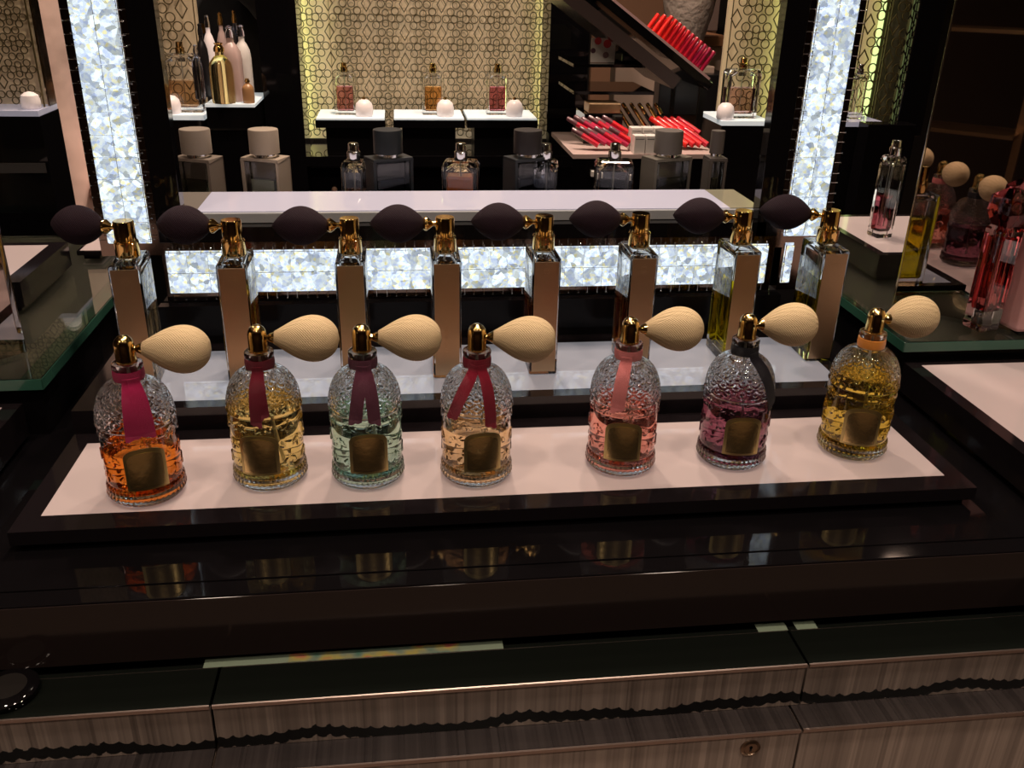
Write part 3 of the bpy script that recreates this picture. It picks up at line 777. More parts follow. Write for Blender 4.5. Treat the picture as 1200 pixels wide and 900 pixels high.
def spray_bottle(px, pytop, w, lab, liq, lvl, Y=.450, h=.086, d=.030, rz=-10, zb=.0932, nozzle='silver', tinted=(1, 1, 1), name='spray_bottle', grp='clear spray tester bottles beyond the shelf', s=1.0):
    p = at(px, pytop, Y=Y)
    t = empty(name, (p.x, Y+d/2, zb), rad(rz), lab, 'perfume bottle', grp)
    k = 4*s
    mb = loft([sq(w*.94, d*.94, 0, .002*s), sq(w, d, .001*s, .003*s), sq(w*1.02, d*1.02, h-.006*s, .003*s), sq(w*.9, d*.9, h-.001*s, .003*s), sq(w*.8, d*.8, h, .003*s)])
    inn = [sq(w*.72, d*.70, .008*s, .003*s), sq(w*.80, d*.76, .012*s, .003*s), sq(w*.80, d*.76, h-.012*s, .003*s), sq(w*.45, d*.45, h-.006*s, .003*s)]
    n = len(inn[0]); vs = [q for r in inn for q in r]; fs = []
    for i in range(3):
        for q in range(n):
            q2 = (q+1) % n; fs.append((i*n+q, (i+1)*n+q, (i+1)*n+q2, i*n+q2))
    fs.append(tuple(range(n))); fs.append(tuple(reversed(range(3*n, 4*n)))); mb.add(vs, fs)
    mb.build('bottle_body', M_['glass'] if tinted == (1, 1, 1) else glassm('tinted '+lab[:14], tinted), t, fix=False)
    if liq: loft([sq(w*.71, d*.69, .0085*s, .003*s), sq(w*.79, d*.75, .0125*s, .003*s), sq(w*.79, d*.75, h*lvl, .003*s)]).build('perfume', pbr('perfume '+lab[:16], (.80, .24, .07), .15, trans=.55) if 'orange liquid' in lab else glassm('perfume '+lab[:16], liq, 1.33), t)
    MB().lathe([(0, h), (.0075*s, h), (.0078*s, h+.001*s), (.0078*s, h+.010*s), (.0062*s, h+.011*s), (.0060*s, h+.019*s), (.0052*s, h+.020*s), (0, h+.020*s)], 28).build('sprayer', M_[nozzle], t)
    MB().tube([(0, 0, h), (0, 0, .014*s)], .0009*s, 6).build('dip_tube', bpy.data.materials.get('translucent tube'), t)
    return t
cap_bottle(228, 183, .047, 'taupe framed tester bottle with a round taupe cap, leftmost beyond the shelf', (.19, .15, .12), (.75, .78, .70), capc=(.27, .22, .18), rz=-22)
cap_bottle(309, 188, .047, 'beige tester bottle with a round beige cap and pale green glass', (.34, .27, .21), (.72, .80, .66), capc=(.36, .29, .23), rz=-22)
cap_bottle(455, 186, .050, 'black tester bottle with a round black cap left of the orange spray tester', (.010, .013, .017), (.55, .62, .70), rz=24)
cap_bottle(620, 186, .050, 'black tester bottle with a round black cap right of the orange spray tester', (.010, .013, .017), (.55, .62, .70), capc=(.016, .012, .013), rz=24)
cap_bottle(786, 186, .054, 'grey wood framed tester bottle with a round grey cap in front of the make-up display', (.12, .105, .085), (.75, .75, .72), rz=20, capc=(.11, .095, .085))
cap_bottle(843, 184, .022, 'narrow grey tester bottle with a small grey cap, rightmost beyond the shelf', (.085, .07, .065), (.6, .6, .6), rz=0, capr=.0085, d=.026)
spray_bottle(414, 187, .026, 'slim clear spray tester with mauve tint left of the black capped tester', (.55, .38, .40), .60)
spray_bottle(541, 187, .042, 'clear spray tester with orange liquid beyond the middle of the shelf', (.98, .42, .16), .80)
spray_bottle(642, 187, .030, 'clear spray tester half hidden at the right of a black capped tester', None, 0)
spray_bottle(724, 187, .046, 'wide clear spray tester with an empty look before the make-up display', None, 0, d=.034)

# ------------------------------------------------------------------ honeycomb niches
M_['screenrefl'] = pbr('pale bronze screen reflection', (.62, .48, .30), .5)
def screen_mesh(x0, x1, z0, z1, S=1.0):
    """open metal screen: rings set round diamonds, in the plane y=0"""
    mb = MB(); th = .0022; seg = 14
    def ring(cx, cz, r, w=.0023*S):
        if not (x0+r*.3 < cx < x1-r*.3 and z0+r*.3 < cz < z1-r*.3): return
        vs = []; fs = []
        for k in range(seg):
            a = 2*pi*k/seg
            for (q, yy) in ((r, 0), (r-w, 0), (r, th), (r-w, th)): vs.append((cx+q*cos(a), yy, cz+q*sin(a)))
        for k in range(seg):
            j = (k+1) % seg; a, b = k*4, j*4
            fs += [(a, b, b+1, a+1), (a+2, a+3, b+3, b+2), (a+1, b+1, b+3, a+3), (a, a+2, b+2, b)]
        mb.add(vs, fs)
    def dia(cx, cz, a, b, w=.0020*S):
        if not (x0+a*.5 < cx < x1-a*.5 and z0 < cz < z1): return
        o = [(0, b), (a, 0), (0, -b), (-a, 0)]; k = 1-w/a*1.4
        vs = []; fs = []
        for (px, pz) in o:
            for (q, yy) in ((1, 0), (k, 0), (1, th), (k, th)): vs.append((cx+px*q, yy, cz+pz*q))
        for i in range(4):
            j = (i+1) % 4; a_, b_ = i*4, j*4
            fs += [(a_, b_, b_+1, a_+1), (a_+2, a_+3, b_+3, b_+2), (a_+1, b_+1, b_+3, a_+3), (a_, a_+2, b_+2, b_)]
        mb.add(vs, fs)
    r = .0112*S
    PX, PZ = .104*S, .074*S
    nx = int((x1-x0)/PX)+2; nz = int((z1-z0)/PZ)+2
    for i in range(-1, nx+1):
        for j in range(-1, nz+1):
            cx = x0+.012*S+i*PX; cz = z0+j*PZ
            dia(cx, cz, .0140*S, .0225*S)
            for dx, dz in ((-.0118, .037), (.0118, .037), (-.0255, .0185), (.0255, .0185), (-.0255, -.0185), (.0255, -.0185), (.0355, .037), (-.0355, .037), (.0405, 0), (-.0405, 0), (.052, .0235), (.052, -.0235), (.0290, 0.0), (-.029, 0)):
                if abs(dz) < .001 and abs(dx) < .03: continue
                ring(cx+dx*S, cz+dz*S, r*(1 if abs(dx) < .05 else .9))
    # outer edge bars
    mb.box(x0, x0+.002, 0, th, z0, z1); mb.box(x1-.002, x1, 0, th, z0, z1)
    return mb
M_['screen'] = pbr('bronze screen', (.11, .080, .030), .4, .5)
M_['niche'] = pbr('cream niche back', (.66, .52, .34), .75)
M_['led'] = emis('green yellow led strip', (.80, 1., .36), 1.2)
M_['ledhot'] = emis('strong green yellow led strip', (.80, 1., .36), 9.0)
M_['niche'] = pbr('cream niche back', (.80, .64, .42), .75)
M_['nicheglow'] = pbr('cream niche panel added glow', (.80, .64, .44), .75, emit=(1, .80, .52), es=.16)  # glow added to the cream panel to brighten the niche wall
def niche(x0, x1, z0, z1, Y, lab, leds=('l', 'r'), M=None, depth=.09, back=None, led='led', S=1.0, walls=False, rear=False):
    t = empty('honeycomb_niche', (0, 0, 0), 0, lab, 'display niche')
    if M: t.matrix_world = M
    screen_mesh(x0, x1, z0, z1, S).build('screen', M_['screen'], t, fix=False).location = (0, Y-.030, 0)
    if rear: screen_mesh(x0+.075, x1-.075, z0, z1, S).build('screen_reflection', M_['screenrefl'], t, fix=False).location = (.021, Y-.006, .013)  # second ring layer stands in for the screen's own reflection
    BX('back_panel', back or M_['niche'], x0, x1, Y, Y+.01, z0, z1, t)
    for s in leds:
        xx = x0+.010 if s == 'l' else x1-.010
        BX('led_strip', M_[led], xx-.0045, xx+.0045, Y-.020, Y-.012, z0+.005, z1, t)
        xw = x0-.004 if s == 'l' else x1
        if walls: BX('side_wall', M_['niche'], xw, xw+.004, Y-.05, Y+.01, z0, z1, t)
    return t
# central niche: inner faces from the edges of the black posts
YN = 1.70
xa = at(352, 80, Y=YN).x; xb = at(646, 80, Y=YN).x
niche(xa-.022, xb+.022, .0, .62, YN, 'honeycomb screen niche glowing green at its sides, in the centre background', led='ledhot', back=M_['nicheglow'], walls=True, S=.84, rear=True)
pl0, pl1 = at(304, 60, Y=1.5).x, at(350, 60, Y=1.5).x
pr0, pr1 = at(644, 60, Y=1.5).x, at(690, 60, Y=1.5).x
cab = empty('back_cabinet', (.3, 1.6, -0.98), 0, 'black lacquered wall cabinet framing the central honeycomb niche', 'cabinet'); bpy.context.view_layer.update()
part('post', M_['black'], cab, pl0, pl1, 1.50, 1.62, -0.98, .75)
part('post', M_['black'], cab, pr0, pr1, 1.50, 1.62, -0.98, .75)
part('shelf_top', M_['black'], cab, pl1, pr0, 1.50, 1.72, -.03, -.008)
part('cabinet_front', M_['black'], cab, pl1, pr0, 1.53, 1.72, -0.98, -.031)
zz = at(450, 193, Y=1.52).z
part('shelf_reflection', pbr('grey strip', (.10, .10, .11), .25, .6), cab, pl1+.005, pr0-.005, 1.518, 1.53, zz-.007, zz+.007)  # grey line put where the black lacquer shows a reflection
kb = at(392, 222, Y=1.52)
PP(MB().lathe([(0, 0), (.004, 0), (.003, .006), (.007, .012), (.005, .018), (0, .019)], 20, Matrix.Translation((kb.x, 1.53, kb.z)) @ Matrix.Rotation(rad(90), 4, 'X')).build('knob', pbr('brown knob', (.25, .15, .10), .3), None), cab)
# lit stands in the niche, each with its bottle and white stopper
STP = [(370, 452, 131, 'left'), (461, 545, 131, 'middle'), (547, 630, 131, 'right')]
btl = [(418-14, 'mauve pink', (.90, .60, .62), 'left'), (507, 'amber', (.95, .70, .42), 'middle'), (582, 'rose pink', (.90, .52, .58), 'right')]
for k, (a, b, yy, w) in enumerate(STP):
    Yf = 1.50; pa = at(a, 150, Y=Yf); pb = at(b, 150, Y=Yf); z1 = at((a+b)/2, 141, Y=Yf).z; z0 = at((a+b)/2, 150, Y=Yf).z
    t = empty('lit_stand', ((pa.x+pb.x)/2, 1.58, -.008), 0, 'black stand with a glowing white top, %s of the three in the central niche' % w, 'stand', 'lit stands in the central niche'); bpy.context.view_layer.update()
    part('body', M_['black'], t, pa.x, pb.x, Yf, 1.645, z0, z1)
    part('lit_top', M_['standW'], t, pa.x+.002, pb.x-.002, Yf+.001, 1.644, z1+.0002, z1+.004)
    part('leg', M_['blackmat'], t, pa.x+.02, pb.x-.02, Yf+.03, 1.62, -.008, z0)
    px, nm, lq, ww = btl[k]
    h = .093
    bt = spray_bottle(px+1, 128, .050, 'clear bottle of %s perfume standing on the %s lit stand' % (nm, w), lq, .66, Y=1.555, h=h, d=.028, rz=0, zb=z1+.0042, nozzle='gold', name='niche_bottle', grp='clear perfume bottles on the lit stands')
    q = at((427, 522, 603)[k], 133, Y=1.53)
    s = empty('frosted_stopper', (q.x, 1.535, z1+.0042), 0, 'small frosted white domed stopper on the %s lit stand' % w, 'stopper', 'frosted stoppers on the lit stands')
    MB().lathe([(0, 0), (.017, 0), (.0195, .004), (.0200, .018), (.0175, .029), (.010, .036), (0, .038)], 28).build('dome', M_['frost'], s)
    MB().lathe([(0, .0375), (.004, .037), (.0035, .042), (0, .044)], 12).build('tip', M_['gold'], s)

# side niche on the left (seen between the crystal column and the bottles) and right
n0, n1 = at(170, 60, Y=1.62).x, at(236, 60, Y=1.62).x
niche(n0-.02, n1, .0, .60, 1.62, 'dim honeycomb screen panel left of the crowded perfume counter', leds=())
q0, q1 = at(848, 60, Y=1.62).x, at(921, 60, Y=1.62).x
niche(q0, q1+.012, .0, .60, 1.62, 'honeycomb screen niche glowing green beside the right crystal column', leds=('r',), led='ledhot')
q0, q1 = at(1000, 60, Y=1.45).x, at(1027, 60, Y=1.45).x
niche(q0, q1, .0, .60, 1.45, 'narrow green lit honeycomb strip right of the right crystal column', leds=('r',))
w0, w1 = at(1029, 60, Y=1.44).x, at(1078, 60, Y=1.44).x
niche(w0, w1, .0, .60, 1.44, 'unlit dark honeycomb panel right of the right crystal column', leds=(), back=pbr('dim olive back', (.10, .09, .05), .7))
# white stands under the side niches
def lit_block(px0, px1, pyt, pyf, Y0, Y1, lab, zb=-.6, m='standW', name='lit_stand'):
    a = at(px0, pyf, Y=Y0); b = at(px1, pyf, Y=Y0); z1 = a.z
    t = empty(name, ((a.x+b.x)/2, (Y0+Y1)/2, -0.98), 0, lab, 'stand'); bpy.context.view_layer.update()
    part('lit_top', M_[m], t, a.x, b.x, Y0, Y1, z1-.010, z1)
    part('body', M_['black'], t, a.x+.001, b.x-.001, Y0+.001, Y1, -0.98, z1-.0102)
    return z1
zl = lit_block(186, 239, 128, 135, 1.42, 1.58, 'black cabinet with a glowing white top behind the taupe tester')
zr = lit_block(846, 905, 130, 142, 1.42, 1.58, 'black cabinet with a glowing white top beside the right crystal column')
zq = lit_block(984, 1037, 132, 143, 1.30, 1.43, 'black cabinet with a pale top below the narrow green honeycomb strip', m='shelfW')
spray_bottle(217, 128, .075, 'broad clear bottle of beige perfume on the white top at the left', (.85, .70, .55), .55, Y=1.46, h=.118, d=.04, rz=0, zb=zl+.0003, nozzle='gold', name='niche_bottle', grp='clear perfume bottles on the lit stands', s=1.2)
spray_bottle(868, 134, .078, 'broad clear bottle of faint pink perfume on the white top at the right', (.90, .74, .74), .62, Y=1.46, h=.108, d=.04, rz=0, zb=zr+.0003, nozzle='gold', name='niche_bottle', grp='clear perfume bottles on the lit stands', s=1.2)
spray_bottle(1003, 134, .030, 'slim clear bottle standing before the narrow green honeycomb strip', None, 0, Y=1.34, h=.095, d=.03, rz=0, zb=zq+.0003, nozzle='silver', name='niche_bottle', grp='clear perfume bottles on the lit stands')
for (px, Y, zb, lab) in ((197, 1.43, zl, 'small frosted white domed stopper on the white top at the left'), (850, 1.43, zr, 'small frosted white domed stopper on the white top at the right')):
    q = at(px, 134, Y=Y)
    s = empty('frosted_stopper', (q.x+.005, Y+.015, zb+.0003), 0, lab, 'stopper', 'frosted stoppers on the lit stands')
    MB().lathe([(0, 0), (.017, 0), (.0195, .004), (.0200, .018), (.0175, .029), (.010, .036), (0, .038)], 28).build('dome', M_['frost'], s)

# ------------------------------------------------------------------ crowded perfume counter at the left
a = at(240, 122, Y=1.38); b = at(302, 122, Y=1.38); zc = a.z
t = empty('perfume_counter', ((a.x+b.x)/2, 1.42, -0.98), 0, 'black counter with a white top crowded with perfume bottles at the left', 'counter'); bpy.context.view_layer.update()
xr = pl0-.003
part('top', M_['standW'], t, a.x, xr, 1.38, 1.58, zc-.006, zc)
part('body', M_['black'], t, a.x+.001, xr-.001, 1.381, 1.58, -0.98, zc-.0062)
part('rail', pbr('grey metal rail', (.3, .3, .3), .2, 1), t, a.x, b.x, 1.378, 1.3805, at(270, 152, Y=1.38).z-.001, at(270, 152, Y=1.38).z+.002)
def round_bottle(px, Y, h, r, body, capm, lab, pr=None, caph=.02):
    q = at(px, 120, Y=Y)
    t = empty('round_perfume_bottle', (q.x, Y, zc+.0003), 0, lab, 'perfume bottle', 'perfume bottles crowded on the white counter top at the left')
    MB().lathe([(0, 0), (r*.95, 0), (r, .003), (r, h*.55), (r*.9, h*.66), (r*.6, h*.74), (r*.36, h*.78), (r*.36, h*.84), (0, h*.84)], 28).build('bottle_body', body, t)
    MB().lathe([(0, h*.842), (r*.45, h*.842), (r*.45, h*.90), (r*.30, h*.95), (r*.40, h*.98), (0, h)], 20).build('stopper', capm, t)
pinkg = pbr('pale pink glass', (.70, .50, .46), .15, trans=.4); clearp = glassm('clear stopper', (.95, .95, 1)); ylw = glassm('pale gold perfume', (.98, .92, .62), 1.4)
round_bottle(263, 1.40, .120, .024, ylw, M_['gold'], 'rounded bottle of pale gold perfume with a gold stopper at the front')
round_bottle(277, 1.43, .150, .021, pinkg, clearp, 'tall pale pink bottle with a rounded clear stopper beside the gold one')
round_bottle(244, 1.50, .150, .012, M_['blackmat'], M_['blackmat'], 'slim black bottle at the back left of the crowded counter')
round_bottle(236, 1.46, .110, .011, clearp, clearp, 'small clear bottle at the left rim of the crowded counter')
round_bottle(253, 1.54, .165, .013, M_['frost'], clearp, 'frosted slim bottle behind the gold one')
round_bottle(268, 1.56, .170, .012, pinkg, M_['gold'], 'pale pink slim bottle with gold stopper at the very back')
round_bottle(290, 1.47, .150, .017, M_['white'], clearp, 'white bottle with clear stopper near the black post')
round_bottle(292, 1.40, .050, .012, pbr('small amber jar', (.35, .18, .08), .2), M_['gold'], 'short amber jar with gold lid near the black post')
round_bottle(284, 1.56, .175, .011, clearp, M_['gold'], 'clear slim bottle with gold stopper at the back right')
q = at(228, 95, Y=1.395)

# ------------------------------------------------------------------ make-up display at the right
Yd = 1.20
d = empty('makeup_display', (.80, 1.3, -0.98), 0, 'black make-up display with a slanted lipstick rack above open shelves', 'display stand'); bpy.context.view_layer.update()
P0, P1 = at(690, -22, Y=Yd), at(836, 98, Y=Yd)
dv = Vector((P1.x-P0.x, 0, P1.z-P0.z)); L = dv.length; ang = math.atan2(dv.z, dv.x)
MS = Matrix.Translation((P0.x, Yd, P0.z)) @ Matrix.Rotation(-ang, 4, 'Y')
PP(MB().box(-.1, L, 0, .24, -.016, 0, MS).build('slanted_rack', M_['black'], None, .001), d)
PP(MB().box(-.1, L-.01, .004, .235, .0003, .005, MS).build('rack_liner', pbr('pale pink liner', (.55, .33, .32), .3), None), d)
PP(MB().box(-.1, L-.06, .002, .23, -.055, -.030, MS).build('lower_board', pbr('dark smoked board', (.05, .035, .032), .2), None), d)
for yy in (75, 107):
    q0, q1 = at(684, yy, Y=Yd+.02), at(767, yy, Y=Yd+.02)
    part('shelf_board', M_['black'], d, q0.x-.02, q1.x, Yd+.02, Yd+.2, q0.z-.006, q0.z)
q0, q1 = at(684, 181, Y=Yd-.12), at(843, 181, Y=Yd-.12); zt = q0.z
part('tray_top', pbr('pale pink tray', (.50, .37, .34), .3), d, q0.x-.02, q1.x, Yd-.12, Yd+.14, zt-.008, zt)
part('cabinet', M_['black'], d, q0.x-.02, q1.x-.002, Yd-.118, Yd+.2, -0.98, zt-.0082)
part('upright', M_['blackmat'], d, at(825, 60, Y=Yd+.1).x, at(832, 60, Y=Yd+.1).x, Yd+.1, Yd+.11, zt, P1.z-.003)
part('upright', M_['blackmat'], d, at(792, 60, Y=Yd+.1).x, at(796, 60, Y=Yd+.1).x, Yd+.1, Yd+.11, zt, at(792, 90, Y=Yd+.1).z)
q = at(697, 203, Y=Yd-.12)
part('handle', M_['white'], d, q.x-.008, q.x+.014, Yd-.128, Yd-.1185, q.z-.005, q.z+.005)
# palette box on the top board
q0, q1 = at(692, 73, Y=Yd+.05), at(722, 45, Y=Yd+.05)
t = empty('tester_card', ((q0.x+q1.x)/2, Yd+.06, at(700, 75, Y=Yd+.02).z), 0, 'white tester card with red and grey smears on the upper make-up shelf', 'card'); bpy.context.view_layer.update()
part('card', M_['white'], t, q0.x, q1.x, Yd+.05, Yd+.054, q0.z, q1.z)
for (dx, dz, r, c) in ((.013, .040, .007, (.5, .02, .03)), (.004, .022, .005, (.12, .05, .07)), (.032, .035, .008, (.6, .03, .04)), (.030, .014, .006, (.2, .1, .1))):
    PP(MB().lathe([(0, 0), (r, 0), (r, .0006), (0, .0006)], 14, Matrix.Translation((q0.x+dx, Yd+.0499, q0.z+dz)) @ Matrix.Rotation(rad(90), 4, 'X')).build('swatch', pbr('swatch', c, .3), None), t)
q = at(744, 60, Y=Yd+.06)
tag(BX('black_case', M_['blackmat'], q.x-.028, q.x+.030, Yd+.05, Yd+.12, at(700, 75, Y=Yd+.02).z, q.z-.004, None, .004), 'black make-up case beside the tester card on the upper shelf', 'case')
q = at(708, 117, Y=Yd)
tag(BX('gold_box', M_['goldplate'], q.x-.030, q.x+.035, Yd+.0, Yd+.05, zt+.058, zt+.078, None, .002), 'flat gold box on the black riser left of the gold pencils', 'box')
tag(BX('black_riser', M_['black'], q.x-.038, q.x+.040, Yd-.002, Yd+.09, zt+.0003, zt+.0575, None, .001), 'black riser block under the flat gold box', 'riser')
# lipstick tubes
def lip(name, p, dirv, L_, r, col, lab, grp, capc=None):
    d_ = Vector(dirv).normalized(); M = Matrix.Translation(p) @ d_.to_track_quat('Z', 'Y').to_matrix().to_4x4()
    t = empty(name, (0, 0, 0), 0, lab, 'lipstick', grp); t.matrix_world = M
    MB().lathe([(0, 0), (r, 0), (r, L_*.62), (0, L_*.62)], 14).build('tube', col, t)
    MB().lathe([(0, L_*.622), (r*.92, L_*.622), (r*.92, L_*.97), (r*.8, L_), (0, L_)], 14).build('cap', capc or col, t)
reds = [pbr('red %d' % i, c, .22, coat=.5) for i, c in enumerate([(.75, .02, .015), (.62, .012, .02), (.50, .01, .03), (.36, .008, .045), (.24, .01, .06), (.45, .01, .05)])]
Nn = (MS.to_3x3() @ Vector((0, 0, 1)))
for i in range(11):
    for j in range(3):
        s_ = at(768, 34, Y=Yd); u = .155+i*.0105+ .0
        p = MS @ Vector((L*.55+i*.0112, .02+j*.05, .0052))
        lip('lipstick', p, Nn, .044, .0050, reds[min(5, i//2 if j else (i+1)//3)], 'glossy red to berry lipstick standing in the rows on the slanted rack', 'lipsticks on the slanted rack')
for i in range(6):
    for j in range(2):
        q = at(698+i*8.5+j*4, 150+i*1.2, Y=Yd-.05-j*.03)
        lip('lip_gloss', Vector((q.x, Yd-.085+j*.06, zt+.0105+ .003*(i % 2)+.012*j)), (-.75, .35, .42), .060, .0052, reds[(2, 3, 5, 2, 3, 1)[i]], 'berry lip gloss tube leaning on the left of the make-up tray', 'lip glosses leaning on the make-up tray', pbr('smoky cap', (.12, .05, .06), .15) if i == 0 and j == 0 else bpy.data.materials['smoky cap'])
for i in range(5):
    for j in range(2):
        q = at(800+i*8, 165, Y=Yd-.07)
        lip('lipstick_tube', Vector((q.x-.006, Yd-.075+j*.055, zt+.010+.013*j)), (-.62, .55, .40), .058, .0062, reds[(0, 0, 1, 1, 2)[i]], 'bright red lipstick tube lying on the right of the make-up tray', 'red lipstick tubes on the make-up tray')
for i in range(6):
    q = at(733+i*9.5, 140, Y=Yd+.04)
    d_ = Vector((-.45, .1, .62)).normalized()
    t = empty('cosmetic_pencil', (0, 0, 0), 0, 'slim black and gold pencil leaning behind the white drawer boxes', 'pencil', 'gold and black pencils on the make-up tray')
    t.matrix_world = Matrix.Translation((q.x+.02, Yd+.04, zt+.012)) @ d_.to_track_quat('Z', 'Y').to_matrix().to_4x4()
    MB().lathe([(0, 0), (.004, 0), (.004, .05), (0, .05)], 10).build('barrel', M_['blackmat'] if i % 2 else M_['gold'], t)
    MB().lathe([(0, .0502), (.0042, .0502), (.0042, .072), (.003, .075), (0, .075)], 10).build('cap', M_['gold'], t)
q = at(760, 160, Y=Yd-.11)
for i in range(3):
    for j in range(2):
        x = at(742, 170, Y=Yd-.11).x+i*.0225+ .011
        t = empty('sample_box', (x, Yd-.105+j*.03, zt+.0003), 0, 'small white sample box in the block in the middle of the make-up tray', 'box', 'white sample boxes on the make-up tray')
        BX('box', M_['white'], -.0105, .0105, -.012, .012, 0, .034+j*.010, t, .001)
        BX('lid_line', M_['blackmat'], -.0085, .0085, -.0124, -.0121, .027+j*.010, .0282+j*.010, t)
# shop fittings behind the make-up display
def fit(name, m, px0, px1, py0, py1, Y, dep, lab, cat, bevel=.002):
    a = at(px0, py1, Y=Y); b = at(px1, py0, Y=Y)
    return tag(BX(name, m, a.x, b.x, Y, Y+dep, a.z, b.z, None, bevel), lab, cat)
fit('brown_partition', M_['brownwall'], 690, 850, -60, 130, 2.6, .03, 'warm brown partition far behind the slanted lipstick rack', 'partition')
fit('beige_cabinet', M_['beige'], 800, 858, 55, 86, 1.9, .4, 'beige cabinet under the brown counter behind the lipsticks', 'cabinet')
fit('wooden_counter', pbr('orange brown wood', (.30, .13, .06), .4), 810, 858, 43, 54, 1.88, .45, 'orange brown counter top right of the lipstick rows', 'counter')
fit('taupe_cabinet', pbr('taupe cabinet', (.20, .13, .11), .5), 820, 850, -50, 36, 2.3, .2, 'tall taupe cabinet behind the wooden counter', 'cabinet')
fit('dark_cabinet', M_['blackmat'], 770, 860, 88, 135, 1.7, .18, 'low black cabinet below the beige cabinet', 'cabinet')
fit('floor_plinth', M_['beige'], 715, 838, 78, 180, 1.75, .06, 'pale brown board seen between the make-up shelves', 'board')
q = at(802, 62, Y=1.77); zd = at(800, 88, Y=1.7).z
t = empty('white_vase', (q.x, 1.77, q.z), 0, 'tall pale textured vase behind the slanted rack', 'vase')
vm = pbr('pale ribbed ceramic', (.42, .34, .29), .5); bumpy(vm, scale=60, dist=.004)
MB().lathe([(0, 0), (.03, 0), (.045, .03), (.062, .10), (.075, .19), (.070, .26), (.074, .265), (.066, .26), (0, .25)], 36).build('vase_body', vm, t)
MB().lathe([(0, -.001), (.030, -.001), (.040, -.004), (.040, zd-q.z+.0005), (0, zd-q.z+.0005)], 24).build('foot', vm, t)

# ------------------------------------------------------------------ things on the right glass plate
def light_box(px0, px1, pyf, Y0, Y1, zb, zt_, lab, m='trayF', b=.012):
    a = at(px0, pyf, z=zt_); c = at(px1, pyf, z=zt_)
    return tray('light_box', a.x, c.x, Y0, Y1, zt_, zb, b, M_[m], lab, foot=.002)
tray('light_box', .868, 1.16, .40, .60, .075, .0402, .010, M_['trayF'], 'small black light box with a pale top behind the right mirror panel')
def tester(px, pyb, Y, zb, h, w, liq, lab):
    return spray_bottle(px, pyb, w, lab, liq, .5, Y=Y, h=h, d=w, rz=10, zb=zb, name='slim_tester_bottle', grp=None)
tester(1036, 275, .475, .0752, .105, .024, (.75, .45, .50), 'slim square clear tester bottle with silver sprayer on the light box at the right')
# pink bottles at the right edge, on a white tray
tray('light_box', .93, 1.15, .2075, .238, .046, .0402, .002, M_['trayF'], 'low white topped slab at the front of the right glass plate')
pk = glassm('pink cut glass', (.93, .50, .50), 1.45)
b0 = at(1152, 398, z=.0462)
t = empty('pink_perfume_bottle', (b0.x+.018, .222, .0462), rad(12), 'tall clear square bottle of pink perfume at the right edge beside the mirror', 'perfume bottle')
loft([sq(.024, .024, 0, .002), sq(.026, .026, .002, .002), sq(.026, .026, .108, .002), sq(.020, .020, .112, .002)]).add([], []).build('bottle_body', M_['glass'], t)
loft([sq(.017, .017, .022, .002), sq(.019, .019, .026, .002), sq(.019, .019, .100, .002)]).build('perfume', pk, t)
loft([sq(.020, .020, .1125, .001), sq(.030, .030, .126, .001), sq(.028, .028, .142, .001), sq(.010, .010, .150, .001)]).build('stopper', glassm('pink stopper', (.85, .55, .58)), t)
t = empty('frosted_pink_bottle', (b0.x+.066, .222, .0462), rad(5), 'opaque pink perfume bottle cut off by the right edge of the photo', 'perfume bottle')
loft([sq(.034, .028, 0, .004), sq(.036, .030, .003, .004), sq(.036, .030, .100, .004), sq(.026, .022, .106, .004)]).build('bottle_body', pbr('frosted pink', (.62, .33, .32), .3, trans=.3), t)
loft([sq(.030, .030, .1065, .001), sq(.036, .036, .120, .001), sq(.034, .034, .140, .001), sq(.012, .012, .150, .001)]).build('stopper', glassm('pink clear stopper', (.95, .72, .66)), t)
# dark posts right of the crystal column
fit('black_post', M_['black'], 1079, 1095, -80, 160, 1.35, .04, 'black post at the edge of the dark honeycomb panel', 'post')
fit('brown_panel', pbr('brown lacquer panel', (.20, .11, .08), .25), 1088, 1160, -80, 250, 1.3, .03, 'brown panel between the black post and the right mirror', 'panel')
fit('black_cabinet', M_['black'], 985, 1075, 146, 330, 1.25, .045, 'black cabinet below the honeycomb strip right of the crystal column', 'cabinet')

# ------------------------------------------------------------------ left background
tray('light_box', -.128, -.096, .54, .63, .052, .0402, .003, M_['trayF'], 'small light box with a pink top at the back corner of the left glass plate')
tray('light_box', -.34, -.122, .345, .50, .075, .0402, (.012, .018, .012, .012), M_['trayF'], 'tall black box with a pale pink top on the left glass plate')
u0 = -.218; un = at(33, 0, Y=.80).x
lu = empty('side_cabinet', (-.4, .80, -0.98), 0, 'black cabinet at the far left with a pale ledge below a honeycomb panel', 'cabinet'); bpy.context.view_layer.update()
part('body', M_['black'], lu, -.62, u0, .75, .83, -0.98, .186)
part('ledge', M_['shelfW'], lu, -.62, u0-.001, .7505, .83, .1862, .1935)
part('rail', pbr('dark grey strip', (.05, .045, .045), .3), lu, -.62, u0-.004, .7485, .7499, .108, .122)
part('side_post', M_['brownmirror'], lu, un+.0004, un+.003, .80, .829, .1937, .70)
niche(-.66, un, .1938, .70, .8185, 'dim honeycomb panel above the black cabinet at the far left', leds=(), S=.46)
q = at(42, 133, Y=.775)
s_ = empty('frosted_stopper', (q.x-.004, .775, .1936), 0, 'frosted white domed stopper on the pale ledge at the far left', 'stopper', 'frosted stoppers on the lit stands')
MB().lathe([(0, 0), (.011, 0), (.013, .003), (.0132, .010), (.0115, .018), (.006, .022), (0, .0235)], 28).build('dome', M_['frost'], s_)
